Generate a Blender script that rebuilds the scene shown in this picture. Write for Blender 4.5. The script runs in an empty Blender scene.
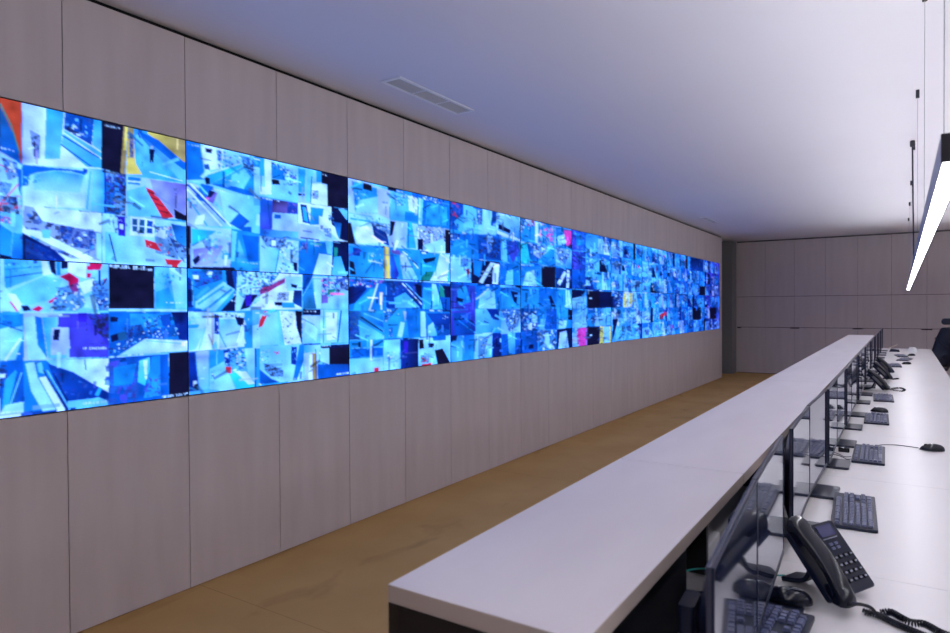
import bpy, bmesh, math, random
import numpy as np
from mathutils import Vector, Matrix
C = bpy.context.scene.collection
PI = math.pi
EYE = 1.495          # camera height above the floor

# ------------------------------------------------------------------ helpers
def srgb(r, g, b):
    f = lambda c: (c/255/12.92) if c/255 <= .04045 else ((c/255+.055)/1.055)**2.4
    return (f(r), f(g), f(b), 1)

def mat(name, col, rough=.5, metal=0, ior=1.5, spec=.5, coat=0):
    m = bpy.data.materials.new(name); m.use_nodes = True
    b = m.node_tree.nodes['Principled BSDF']
    b.inputs['Base Color'].default_value = col if len(col) == 4 else (*col, 1)
    b.inputs['Roughness'].default_value = rough; b.inputs['Metallic'].default_value = metal
    b.inputs['IOR'].default_value = ior; b.inputs['Specular IOR Level'].default_value = spec
    b.inputs['Coat Weight'].default_value = coat
    return m

def noisy(m, c1, c2, scale=(1, 1, 1), size=5, detail=6, lo=.35, hi=.65, bump=0, bsize=None, rand=False):
    nt = m.node_tree; N = nt.nodes; L = nt.links; b = N['Principled BSDF']
    tc = N.new('ShaderNodeTexCoord'); mp = N.new('ShaderNodeMapping'); mp.inputs['Scale'].default_value = scale
    L.new(tc.outputs['Object'], mp.inputs['Vector'])
    no = N.new('ShaderNodeTexNoise'); no.inputs['Scale'].default_value = size; no.inputs['Detail'].default_value = detail
    no.noise_dimensions = '4D'
    L.new(mp.outputs[0], no.inputs['Vector'])
    if rand:
        oi = N.new('ShaderNodeObjectInfo'); mu = N.new('ShaderNodeMath'); mu.operation = 'MULTIPLY'; mu.inputs[1].default_value = 40
        L.new(oi.outputs['Random'], mu.inputs[0]); L.new(mu.outputs[0], no.inputs['W'])
    r = N.new('ShaderNodeValToRGB'); r.color_ramp.elements[0].position = lo; r.color_ramp.elements[1].position = hi
    r.color_ramp.elements[0].color = c1; r.color_ramp.elements[1].color = c2
    L.new(no.outputs['Fac'], r.inputs['Fac']); L.new(r.outputs['Color'], b.inputs['Base Color'])
    if bump:
        n2 = N.new('ShaderNodeTexNoise'); n2.inputs['Scale'].default_value = bsize or 200; n2.inputs['Detail'].default_value = 3
        L.new(tc.outputs['Object'], n2.inputs['Vector'])
        bp = N.new('ShaderNodeBump'); bp.inputs['Strength'].default_value = bump; bp.inputs['Distance'].default_value = .002
        L.new(n2.outputs['Fac'], bp.inputs['Height']); L.new(bp.outputs[0], b.inputs['Normal'])
    return m

def emis(name, col, s):
    m = bpy.data.materials.new(name); m.use_nodes = True; nt = m.node_tree; nt.nodes.clear()
    e = nt.nodes.new('ShaderNodeEmission'); e.inputs[0].default_value = col; e.inputs[1].default_value = s
    o = nt.nodes.new('ShaderNodeOutputMaterial'); nt.links.new(e.outputs[0], o.inputs[0]); return m

def obj(name, bm, m, parent=None, smooth=False, bevel=0, seg=2):
    me = bpy.data.meshes.new(name)
    bmesh.ops.recalc_face_normals(bm, faces=bm.faces[:]); bm.to_mesh(me); bm.free()
    if smooth:
        for p in me.polygons: p.use_smooth = True
    o = bpy.data.objects.new(name, me); C.objects.link(o)
    for x in (m if isinstance(m, (list, tuple)) else [m]): me.materials.append(x)
    if parent: o.parent = parent
    if bevel:
        b = o.modifiers.new('Bevel', 'BEVEL'); b.width = bevel; b.segments = seg; b.limit_method = 'ANGLE'; b.angle_limit = .6
        for p in me.polygons: p.use_smooth = True
        w = o.modifiers.new('WN', 'WEIGHTED_NORMAL'); w.keep_sharp = True
    return o

def tag(o, label=None, cat=None, group=None, kind=None):
    if label: o['label'] = label
    if cat: o['category'] = cat
    if group: o['group'] = group
    if kind: o['kind'] = kind
    return o

def thing(name, label, cat, loc=(0, 0, 0), rz=0, group=None):
    o = bpy.data.objects.new(name, None); C.objects.link(o); o.empty_display_size = .1
    o.location = loc; o.rotation_euler = (0, 0, rz)
    return tag(o, label, cat, group)

def copy_thing(root, loc, rz, label, skip=()):
    r = root.copy(); C.objects.link(r); r.location = loc; r.rotation_euler = (0, 0, rz); r['label'] = label
    for ch in [o for o in bpy.data.objects if o.parent == root]:
        c = ch.copy(); C.objects.link(c); c.parent = r
        for g in [o for o in bpy.data.objects if o.parent == ch]:
            d = g.copy(); C.objects.link(d); d.parent = c
    return r

def box(bm, x0, x1, y0, y1, z0, z1, mx=None):
    vs = [bm.verts.new((x, y, z)) for x in (x0, x1) for y in (y0, y1) for z in (z0, z1)]
    if mx is not None:
        for v in vs: v.co = mx @ v.co
    q = [(0, 1, 3, 2), (4, 6, 7, 5), (0, 4, 5, 1), (2, 3, 7, 6), (0, 2, 6, 4), (1, 5, 7, 3)]
    return [bm.faces.new([vs[i] for i in f]) for f in q]

def B(*a, **k):
    bm = bmesh.new(); box(bm, *a, **k); return bm

def prism(bm, pts, h0, h1, axis='z', mx=None):
    """closed outline pts (a,b) pushed from h0 to h1 along axis"""
    def P(a, b, h):
        v = {'z': (a, b, h), 'y': (a, h, b), 'x': (h, a, b)}[axis]
        v = Vector(v); return mx @ v if mx is not None else v
    lo = [bm.verts.new(P(a, b, h0)) for a, b in pts]; hi = [bm.verts.new(P(a, b, h1)) for a, b in pts]
    n = len(pts); bm.faces.new(lo[::-1]); bm.faces.new(hi)
    for i in range(n): bm.faces.new((lo[i], lo[(i+1) % n], hi[(i+1) % n], hi[i]))

def cyl(bm, x, y, z0, z1, r, n=20, r2=None, mx=None):
    r2 = r if r2 is None else r2
    lo = [bm.verts.new((x+r*math.cos(2*PI*i/n), y+r*math.sin(2*PI*i/n), z0)) for i in range(n)]
    hi = [bm.verts.new((x+r2*math.cos(2*PI*i/n), y+r2*math.sin(2*PI*i/n), z1)) for i in range(n)]
    if mx is not None:
        for v in lo+hi: v.co = mx @ v.co
    bm.faces.new(lo[::-1]); bm.faces.new(hi)
    for i in range(n): bm.faces.new((lo[i], lo[(i+1) % n], hi[(i+1) % n], hi[i]))

def spline(pts, k=8):
    P = [Vector(p) for p in pts]; P = [P[0]*2-P[1]]+P+[P[-1]*2-P[-2]]; out = []
    for i in range(1, len(P)-2):
        for j in range(k):
            t = j/k; a, b, c, d = P[i-1:i+3]
            out.append(.5*((2*b)+(c-a)*t+(2*a-5*b+4*c-d)*t*t+(3*b-a-3*c+d)*t**3))
    out.append(P[-2]); return out

def tube(bm, pts, r, n=8):
    rings = []; up = Vector((0, 0, 1)); N = len(pts)
    t0 = (pts[1]-pts[0]).normalized(); u = t0.cross(up)
    if u.length < .05: u = t0.cross(Vector((1, 0, 0)))
    u.normalize()
    for i, p in enumerate(pts):
        t = (pts[min(i+1, N-1)]-pts[max(i-1, 0)]).normalized()
        u = (u-t*u.dot(t)).normalized(); v = t.cross(u)
        rr = r(i/(N-1)) if callable(r) else r
        rings.append([bm.verts.new(p+(u*math.cos(2*PI*k/n)+v*math.sin(2*PI*k/n))*rr) for k in range(n)])
    for a, b in zip(rings, rings[1:]):
        for k in range(n): bm.faces.new((a[k], a[(k+1) % n], b[(k+1) % n], b[k]))
    bm.faces.new(rings[0][::-1]); bm.faces.new(rings[-1])

def cable(name, pts, r, m, parent=None, k=8, n=8):
    bm = bmesh.new(); tube(bm, spline(pts, k), r, n); return obj(name, bm, m, parent, smooth=True)

def rrect(w, h, r, n=5, cx=0, cy=0):
    out = []
    for sx, sy, a in ((1, 1, 0), (-1, 1, PI/2), (-1, -1, PI), (1, -1, 1.5*PI)):
        for i in range(n+1):
            t = a+PI/2*i/n; out.append((cx+sx*(w/2-r)+r*math.cos(t), cy+sy*(h/2-r)+r*math.sin(t)))
    return out

# ------------------------------------------------------------------ materials
M_wood = noisy(mat('pale_maple_veneer', (0, 0, 0), .55, spec=.3), (.61, .54, .55, 1), (.675, .605, .615, 1), scale=(5, 5, .6), size=2.2, lo=.3, hi=.7, rand=True)
M_cab = noisy(mat('cabinet_maple_veneer', (0, 0, 0), .6, spec=.3), (.52, .46, .46, 1), (.57, .51, .51, 1), scale=(5, 5, .6), size=2.2, lo=.3, hi=.7, rand=True)
M_dark = mat('black_recess', (.008, .008, .010), .8, spec=.2)
M_lam = noisy(mat('pale_counter_laminate', (0, 0, 0), .42, spec=.4), (.68, .63, .66, 1), (.74, .69, .72, 1), scale=(3, .8, 3), size=2.5, lo=.3, hi=.7)
M_edge = mat('beige_edge_band', (.44, .37, .335), .5, spec=.3)
M_desk = noisy(mat('white_desk_laminate', (0, 0, 0), .34, spec=.35), (.64, .62, .64, 1), (.69, .67, .69, 1), scale=(2, .6, 2), size=2, lo=.3, hi=.7)
M_carc = mat('black_carcass_panel', (.006, .006, .010), .45)
M_ceil = noisy(mat('white_ceiling_paint', (0, 0, 0), .9, spec=.1), (.76, .735, .81, 1), (.79, .765, .84, 1), size=.6, lo=.3, hi=.7)
M_wall = mat('pale_wall_paint', (.50, .47, .47), .8, spec=.2)
M_grey = mat('grey_column_paint', (.20, .20, .21), .7)
M_plast = mat('black_plastic', (.008, .012, .035), .4, spec=.32)
M_gloss = mat('glossy_black_plastic', (.005, .007, .018), .16, spec=.4)
M_key = mat('slate_keycap', (.085, .10, .20), .34)
M_base = mat('dark_stand_base', (.014, .018, .040), .3)
M_glass = mat('switched_off_screen_glass', (.020, .026, .062), .05, ior=3.2, spec=1)
M_glass.node_tree.nodes['Principled BSDF'].inputs['Specular Tint'].default_value = (.94, .96, 1, 1)
M_mtop = mat('dark_monitor_frame', (.025, .028, .055), .3)
M_white = mat('white_plastic', (.75, .76, .8), .4)
M_alu = mat('anodised_aluminium', (.35, .37, .45), .35, metal=.6)
M_lampb = mat('dark_lamp_end_cap', (.02, .022, .035), .5)
M_steel = mat('steel_wire', (.35, .36, .40), .4, metal=.7)
M_mesh = mat('navy_chair_mesh', (.010, .018, .05), .6)
M_fabric = mat('black_seat_fabric', (.010, .012, .022), .85)
M_teal = mat('teal_cable_sheath', (.02, .35, .33), .4)
M_paper = mat('cream_paper', (.70, .62, .50), .7)
M_vent = mat('vent_paint', (.85, .85, .88), .5)
M_grille = mat('vent_grille', (.58, .58, .62), .6)
M_lcd = mat('phone_display_glass', (.035, .04, .13), .2)
M_print = mat('grey_printing', (.22, .24, .32), .5)
M_phone = mat('dark_phone_plastic', (.006, .009, .028), .35, spec=.2)
M_floor = noisy(mat('ochre_carpet', (0, 0, 0), .95, spec=.1), (.50, .295, .11, 1), (.57, .35, .14, 1), size=1.6, detail=8, lo=.35, hi=.68, bump=.5, bsize=180)
nt = M_floor.node_tree   # carpet tile joints and a few darker scuffs
def floor_extra():
    N, L = nt.nodes, nt.links; b = N['Principled BSDF']; src = b.inputs['Base Color'].links[0].from_socket
    tc = N.new('ShaderNodeTexCoord')
    n = N.new('ShaderNodeTexNoise'); n.inputs['Scale'].default_value = 3.3; n.inputs['Detail'].default_value = 5; n.inputs['Distortion'].default_value = .6
    mp = N.new('ShaderNodeMapping'); mp.inputs['Scale'].default_value = (1, .55, 1); L.new(tc.outputs['Object'], mp.inputs[0]); L.new(mp.outputs[0], n.inputs['Vector'])
    r = N.new('ShaderNodeValToRGB'); r.color_ramp.elements[0].position = .60; r.color_ramp.elements[1].position = .74
    r.color_ramp.elements[0].color = (1, 1, 1, 1); r.color_ramp.elements[1].color = (.80, .78, .76, 1)
    L.new(n.outputs['Fac'], r.inputs['Fac'])
    mx = N.new('ShaderNodeMixRGB'); mx.blend_type = 'MULTIPLY'; mx.inputs[0].default_value = 1
    L.new(src, mx.inputs[1]); L.new(r.outputs[0], mx.inputs[2])
    sp = N.new('ShaderNodeSeparateXYZ'); L.new(tc.outputs['Object'], sp.inputs[0])
    prev = mx.outputs[0]
    for ax, off in (('Y', 2.144),):
        a = N.new('ShaderNodeMath'); a.operation = 'SUBTRACT'; a.inputs[1].default_value = off-6.0; L.new(sp.outputs[ax], a.inputs[0])
        m_ = N.new('ShaderNodeMath'); m_.operation = 'MODULO'; m_.inputs[1].default_value = 3.0; L.new(a.outputs[0], m_.inputs[0])
        c = N.new('ShaderNodeMath'); c.operation = 'LESS_THAN'; c.inputs[1].default_value = .006; L.new(m_.outputs[0], c.inputs[0])
        x = N.new('ShaderNodeMixRGB'); x.blend_type = 'MULTIPLY'; L.new(c.outputs[0], x.inputs[0]); L.new(prev, x.inputs[1]); x.inputs[2].default_value = (.8, .77, .74, 1)
        prev = x.outputs[0]
    L.new(prev, b.inputs['Base Color'])
floor_extra()

# ------------------------------------------------------------------ the room
XL, XR, YN, YB, CE = -3.192, 3.6, -3.0, 15.74, 2.968
GAP = 2.943
tag(obj('floor', B(-3.95, XR, YN, 16.3, -.1, 0), M_floor), 'ochre carpeted floor of the control room', 'floor', kind='structure')
tag(obj('ceiling', B(-3.95, XR, YN, 16.3, CE, CE+.1), M_ceil), 'smooth white ceiling of the control room', 'ceiling', kind='structure')
wl = tag(obj('wall_left', B(-3.95, XL-.0205, YN, 14.43, 0, CE), M_dark), 'long left wall clad in pale wood panels', 'wall', kind='structure')
tag(obj('wall_right', B(XR, XR+.1, YN, 16.3, 0, CE), M_wall), 'pale right wall', 'wall', kind='structure')
tag(obj('wall_near', B(-3.95, XR, YN-.1, YN, 0, CE), M_wall), 'pale wall behind the viewpoint', 'wall', kind='structure')
tag(obj('wall_back', B(-3.95, XR, 16.3, 16.4, 0, CE), M_dark), 'back wall behind the storage cabinets', 'wall', kind='structure')
tag(obj('wall_alcove', B(-4.05, -3.95, YN, 16.4, 0, CE), M_wall), 'side wall of the corner recess', 'wall', kind='structure')
tag(obj('trim_column', B(-3.95, -3.167, 15.30, 16.25, 0, 2.95), M_grey), 'grey column in the far left corner', 'column', kind='structure')
Y0, S = 2.0892, .6065
ZT, ZB = .9024+EYE, -.4576+EYE
DE = Y0+S*20          # far end of the video wall
g = .0022
for k in range(-9, 21):
    a, b = Y0+k*S, min(Y0+(k+1)*S, 14.43)
    if k < -2 or k >= 20:
        obj('wall_panel', B(XL-.02, XL, a+g, b-g, .006, GAP), M_wood, wl)
    else:
        obj('wall_panel', B(XL-.02, XL, a+g, b-g, .006, ZB-.004), M_wood, wl)
        obj('wall_panel', B(XL-.02, XL, a+g, b-g, ZT+.004, GAP), M_wood, wl)
obj('end_panel', B(-3.95, XL-.001, 14.432, 14.447, .006, GAP), M_cab, wl)

# back wall of storage cabinets
tag(obj('trim_filler', B(-3.165, -3.152, 15.74, 16.2, 0, 2.945), M_cab), 'narrow wood filler strip beside the grey column', 'trim', kind='structure')
cw, cx0 = .593, -3.150
ords = ['first', 'second', 'third', 'fourth', 'fifth', 'sixth', 'seventh', 'eighth', 'ninth', 'tenth', 'eleventh']
for i in range(11):
    x0, x1 = cx0+cw*i, cx0+cw*(i+1)
    t = thing('storage_cabinet', 'tall built-in pale wood cabinet on the back wall, %s from the grey corner column' % ords[i], 'cabinet', ((x0+x1)/2, 15.98, 0), 0, 'built-in cabinets across the back wall')
    obj('cabinet_body', B(-cw/2, cw/2, -.22, .22, .0, 2.967), M_dark, t)
    for z0, z1 in ((.012, 1.028), (1.038, 1.712), (1.72, 2.943)):
        q = g*.9
        bm = bmesh.new()
        if z0 < .5:      # notch in the top edge for the fingers
            s = 1 if i % 2 else -1
            e = s*(cw/2-q); f = s*(cw/2-.09)
            prism(bm, [(e, z0), (-e, z0), (-e, z1), (f, z1), (f, z1-.018), (e, z1-.018)], -.24, -.22, 'y')
        else:
            box(bm, -cw/2+q, cw/2-q, -.24, -.22, z0, z1)
        obj('door', bm, M_cab, t)

# ------------------------------------------------------------------ ceiling vents
def vent(x0, x1, y0, y1, label):
    t = thing('ceiling_vent', label, 'vent', ((x0+x1)/2, (y0+y1)/2, CE), 0)
    w, l = (x1-x0)/2, (y1-y0)/2; b = .022
    bm = bmesh.new()
    for a in ((-w, w, -l, -l+b), (-w, w, l-b, l), (-w, -w+b, -l+b, l-b), (w-b, w, -l+b, l-b)): box(bm, *a, -.010, -.0005)
    obj('frame', bm, M_vent, t, bevel=.002)
    n = 3; seg = (2*l-2*b)/n
    for i in range(n):
        ya = -l+b+seg*i+.006; yb = ya+seg-.012; bm = bmesh.new()
        box(bm, -w+b, w-b, ya, yb, -.002, -.0006)
        for j in range(7):
            x = -w+b+(2*w-2*b)*(j+.5)/7
            box(bm, x-.0022, x+.0022, ya, yb, -.008, -.002)
        obj('grille', bm, M_grille, t)
    for i in range(1, n): obj('divider', B(-w+b, w-b, -l+b+seg*i-.006, -l+b+seg*i+.006, -.009, -.0005), M_vent, t)
vent(-2.83, -2.665, 3.235, 4.10, 'slim white ceiling vent nearest the viewpoint, above the large video displays')
vent(-2.80, -2.675, 11.05, 11.92, 'small white ceiling vent far down the room near the back corner')

# ------------------------------------------------------------------ video wall pictures
f_, yaw, pit, rol = 655.3, .5779, -.0127, -.0057
cF = Vector((-math.sin(yaw)*math.cos(pit), math.cos(yaw)*math.cos(pit), math.sin(pit)))
cR = Vector((math.cos(yaw), math.sin(yaw), 0)); cU = cR.cross(cF)
cR2 = cR*math.cos(rol)+cU*math.sin(rol); cU2 = -cR*math.sin(rol)+cU*math.cos(rol)
def on_wall(x, y):      # surveyed point -> place on the video wall plane (distance along wall, height)
    r = cF*f_+cR2*(x-475)+cU2*(316.5-y); r = r*(XL/r.x); return r.y, r.z+EYE

COL = dict(w=(188, 240, 250), W=(140, 222, 248), c=(94, 202, 240), s=(36, 160, 212), b=(8, 100, 182), d=(6, 44, 126), n=(10, 21, 60), k=(17, 18, 38),
           v=(44, 34, 166), r=(200, 40, 52), m=(190, 22, 76), y=(224, 218, 88), o=(146, 134, 78), l=(150, 192, 238), t=(40, 202, 215), p=(232, 70, 160),
           u=(60, 64, 176), g=(20, 130, 108), e=(98, 92, 165), q=(18, 130, 195), x=(10, 72, 148), a=(24, 88, 125), R=(178, 66, 36))
LIN = {k: np.array(srgb(*v)[:3]) for k, v in COL.items()}
class Canvas:
    def __init__(s, ya, yb, za, zb, W, H):      # far edge yb is at the right
        s.b = (ya, yb, za, zb); s.SS = 2; s.W, s.H = W*2, H*2
        s.a = np.zeros((s.H, s.W, 3)); s.a[:] = LIN['q']
    def px(s, y, z):
        ya, yb, za, zb = s.b; return (y-ya)/(yb-ya)*s.W, (zb-z)/(zb-za)*s.H
    def mask(s, P):
        P = np.array(P); x0, x1 = int(max(0, P[:, 0].min())), int(min(s.W, P[:, 0].max()+1)); y0, y1 = int(max(0, P[:, 1].min())), int(min(s.H, P[:, 1].max()+1))
        if x0 >= x1 or y0 >= y1: return None
        X, Y = np.meshgrid(np.arange(x0, x1)+.5, np.arange(y0, y1)+.5); m = np.zeros(X.shape, bool); j = len(P)-1
        for i in range(len(P)):
            xi, yi = P[i]; xj, yj = P[j]
            if yi != yj: m ^= ((yi > Y) != (yj > Y)) & (X < (xj-xi)*(Y-yi)/(yj-yi)+xi)
            j = i
        return slice(y0, y1), slice(x0, x1), m, X, Y
    def poly(s, P, col, col2=None, ang=0, alpha=1):
        r = s.mask(P)
        if r is None: return
        sy, sx, m, X, Y = r; sub = s.a[sy, sx]
        c = np.array(col)
        if col2 is not None:
            t = X*math.cos(ang)+Y*math.sin(ang); t = (t-t.min())/(np.ptp(t)+1e-6)
            c = c+(np.array(col2)-c)*t[..., None]; sub[m] = sub[m]*(1-alpha)+c[m]*alpha
        else: sub[m] = sub[m]*(1-alpha)+c*alpha
    def line(s, a, b, col, w):
        a, b = np.array(a, float), np.array(b, float); d = b-a; L = np.hypot(*d)+1e-6; n = np.array((-d[1], d[0]))/L*w/2
        s.poly([a+n, b+n, b-n, a-n], col)
    def clutter(s, P, pal, n, size, rng):
        P = np.array(P); r = s.mask(P)
        if r is None: return
        if 'n' in pal[:2] or pal[:2] in ('db', 'dw', 'dx'): s.poly(P, LIN['x'], LIN['d'], .8, alpha=.6)
        sy, sx, m, X, Y = r; keep = s.a[sy, sx].copy(); x0, x1, y0, y1 = P[:, 0].min(), P[:, 0].max(), P[:, 1].min(), P[:, 1].max()
        for _ in range(int(n*1.5)):
            cx, cy = rng.uniform(x0, x1), rng.uniform(y0, y1); w, h = size*rng.uniform(.2, 1.0), size*rng.uniform(.2, 1.0); sk = rng.uniform(-.6, .6)*size
            s.poly([(cx-w, cy-h), (cx+w, cy-h+sk*.5), (cx+w*.8+sk, cy+h), (cx-w+sk, cy+h*.8)], LIN[rng.choice(pal)]*rng.uniform(.7, 1.2)+.012, alpha=.8)
        new = s.a[sy, sx]; new[~m] = keep[~m]
    def text(s, a, b, h, rng, word=None):       # a tiny white time stamp along a..b (pixel glyphs)
        G = {'I': '010010010010010', 'P': '111101111100100', 'C': '111100100100111', 'A': '010101111101101', 'M': '101111111101101', 'E': '111100110100111', 'R': '110101110101101',
             '0': '111101101101111', '1': '010110010010111', '2': '111001111100111', '5': '111100111001111', '8': '111101111101111', '-': '000000111000000', ':': '000010000010000', ' ': '0'*15}
        word = word or '-08-2015 18:15:52'; n = len(word); d = np.array(b, float)-np.array(a, float); st = d/n; cw = st*.26; ch = h/5
        for i, chh in enumerate(word):
            g_ = G[chh]
            for r in range(5):
                for c in range(3):
                    if g_[r*3+c] == '1':
                        o = np.array(a)+st*i+cw*c+np.array((0, r*ch-h/2)); s.poly([o, o+cw, o+cw+(0, ch), o+(0, ch)], LIN['w'])
    def detail(s, n, rng):      # fine marks everywhere: edges, furniture, people, too small to name
        for _ in range(n):
            x, y = rng.uniform(0, s.W), rng.uniform(0, s.H); c = s.a[min(s.H-1, int(y)), min(s.W-1, int(x))].copy()
            if c.sum() < .12: continue
            L = s.H*rng.uniform(.008, .075); t = s.H*rng.uniform(.004, .016); a = rng.choice((0, PI/2, PI/2, .5, 2.6, rng.uniform(0, PI)))
            d_ = np.array((math.cos(a), math.sin(a)))*L; q = np.array((-d_[1], d_[0]))/L*t; o = np.array((x, y))
            f = rng.choice((.12, .3, .5, .7, 1.5, 2.0)); k = np.minimum(c*f+(.0 if f < 1 else .03), 1)
            s.poly([o-d_-q, o+d_-q*rng.uniform(0, 1), o+d_+q, o-d_+q], k, alpha=.75)
    def out(s, glow_noise, rng):
        a = s.a.copy(); H, W = a.shape[:2]; k = max(1, int(H*.018)); a[:k] = a[k]; k = max(1, int(H*.015)); a[-k:] = a[-k-1]
        k = max(1, int(W*.012)); a[:, :k] = a[:, k:k+1]; a[:, -k:] = a[:, -k-1:-k]
        gx, gy = max(2, W//14), max(2, H//14)
        nz = rng2.normal(1, glow_noise, (gy, gx, 1)); yi = np.linspace(0, gy-1.01, H); xi = np.linspace(0, gx-1.01, W)
        y0 = yi.astype(int); x0 = xi.astype(int); fy = (yi-y0)[:, None, None]; fx = (xi-x0)[None, :, None]
        y1 = np.minimum(y0+1, gy-1); x1 = np.minimum(x0+1, gx-1)
        big = (nz[y0][:, x0]*(1-fy)*(1-fx)+nz[y0][:, x1]*(1-fy)*fx+nz[y1][:, x0]*fy*(1-fx)+nz[y1][:, x1]*fy*fx)  # soft uneven glow painted into the picture as smooth brightness noise
        a = np.clip(a*big*rng2.normal(1, glow_noise*.4, (H, W, 1)), 0, 1.2)
        for ax in (0, 1):
            p = np.concatenate([a.take([0], ax), a, a.take([-1], ax)], ax); n_ = a.shape[ax]
            a = .27*p.take(range(0, n_), ax)+.46*a+.27*p.take(range(2, n_+2), ax)
        return a.reshape(H//2, 2, W//2, 2, 3).mean((1, 3))
rng2 = np.random.default_rng(7)

def feed(cv, r, rng, pal):
    """one generic camera picture in rect r = (x0,y0,x1,y1) of the canvas"""
    x0, y0, x1, y1 = r; w, h = x1-x0, y1-y0
    P = lambda *a: [(x0+w*a[i], y0+h*a[i+1]) for i in range(0, len(a), 2)]
    L = lambda k: LIN[k]*rng.uniform(.8, 1.1)
    cv.poly(P(0, 0, 1, 0, 1, 1, 0, 1), L(rng.choice(pal)), L(rng.choice(pal)), rng.uniform(0, 3))
    hz = rng.uniform(.15, .45); a, b = sorted((rng.uniform(.05, .9), rng.uniform(.2, .95)))
    cv.poly(P(0, hz, a, hz*.8, b+.05, hz, 1, hz+.3, 1, 1, 0, 1), L(rng.choice('cWsqs')), L(rng.choice(pal)), rng.uniform(0, 3))
    k = rng.random()
    if k < .3: cv.poly(P(a, 0, a+.12, 0, a+.4, 1, a-.05, 1), L(rng.choice('wcWl')))
    elif k < .5: cv.poly(P(0, .35, .3, .3, .7, 1, 0, 1), L(rng.choice('dxnc')))
    elif k < .75: cv.poly(P(rng.uniform(.5, .8), 0, 1, 0, 1, 1, rng.uniform(.6, .9), 1), L(rng.choice('xbdnsW')))
    else:
        cv.line(*P(a, .1, 1-b, .95), L('w'), w*.04); cv.line(*P(a+.15, .1, 1-b+.3, .95), L('n'), w*.03)
    for _ in range(rng.randint(1, 3)):
        cx, cy = rng.uniform(.05, .7), rng.uniform(.02, .6)
        cv.clutter(P(cx, cy, cx+.4, cy+.05, cx+.45, cy+.35, cx+.1, cy+.4), rng.choice(['nbwcd', 'ndxw', 'wcsb', 'nnvd', 'wnwc']), 14, w*.06, rng)
    if rng.random() < .3: cv.poly(P(.1, .5, .35, .5, .42, .78, .08, .8), L(rng.choice('wWcn')))
    if rng.random() < .16: cv.poly(P(.6, .3, .72, .32, .7, .5, .6, .5), L(rng.choice('rmpe')))
    if rng.random() < .45: cv.line(*P(.05, .07, rng.uniform(.3, .6), .07), LIN['w']*.8, h*.035)
    if rng.random() < .14:
        s = rng.choice(((0, 0, .28, 1), (.72, 0, 1, 1))); cv.poly(P(s[0], 0, s[2], 0, s[2], 1, s[0], 1), LIN['k'])

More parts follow.
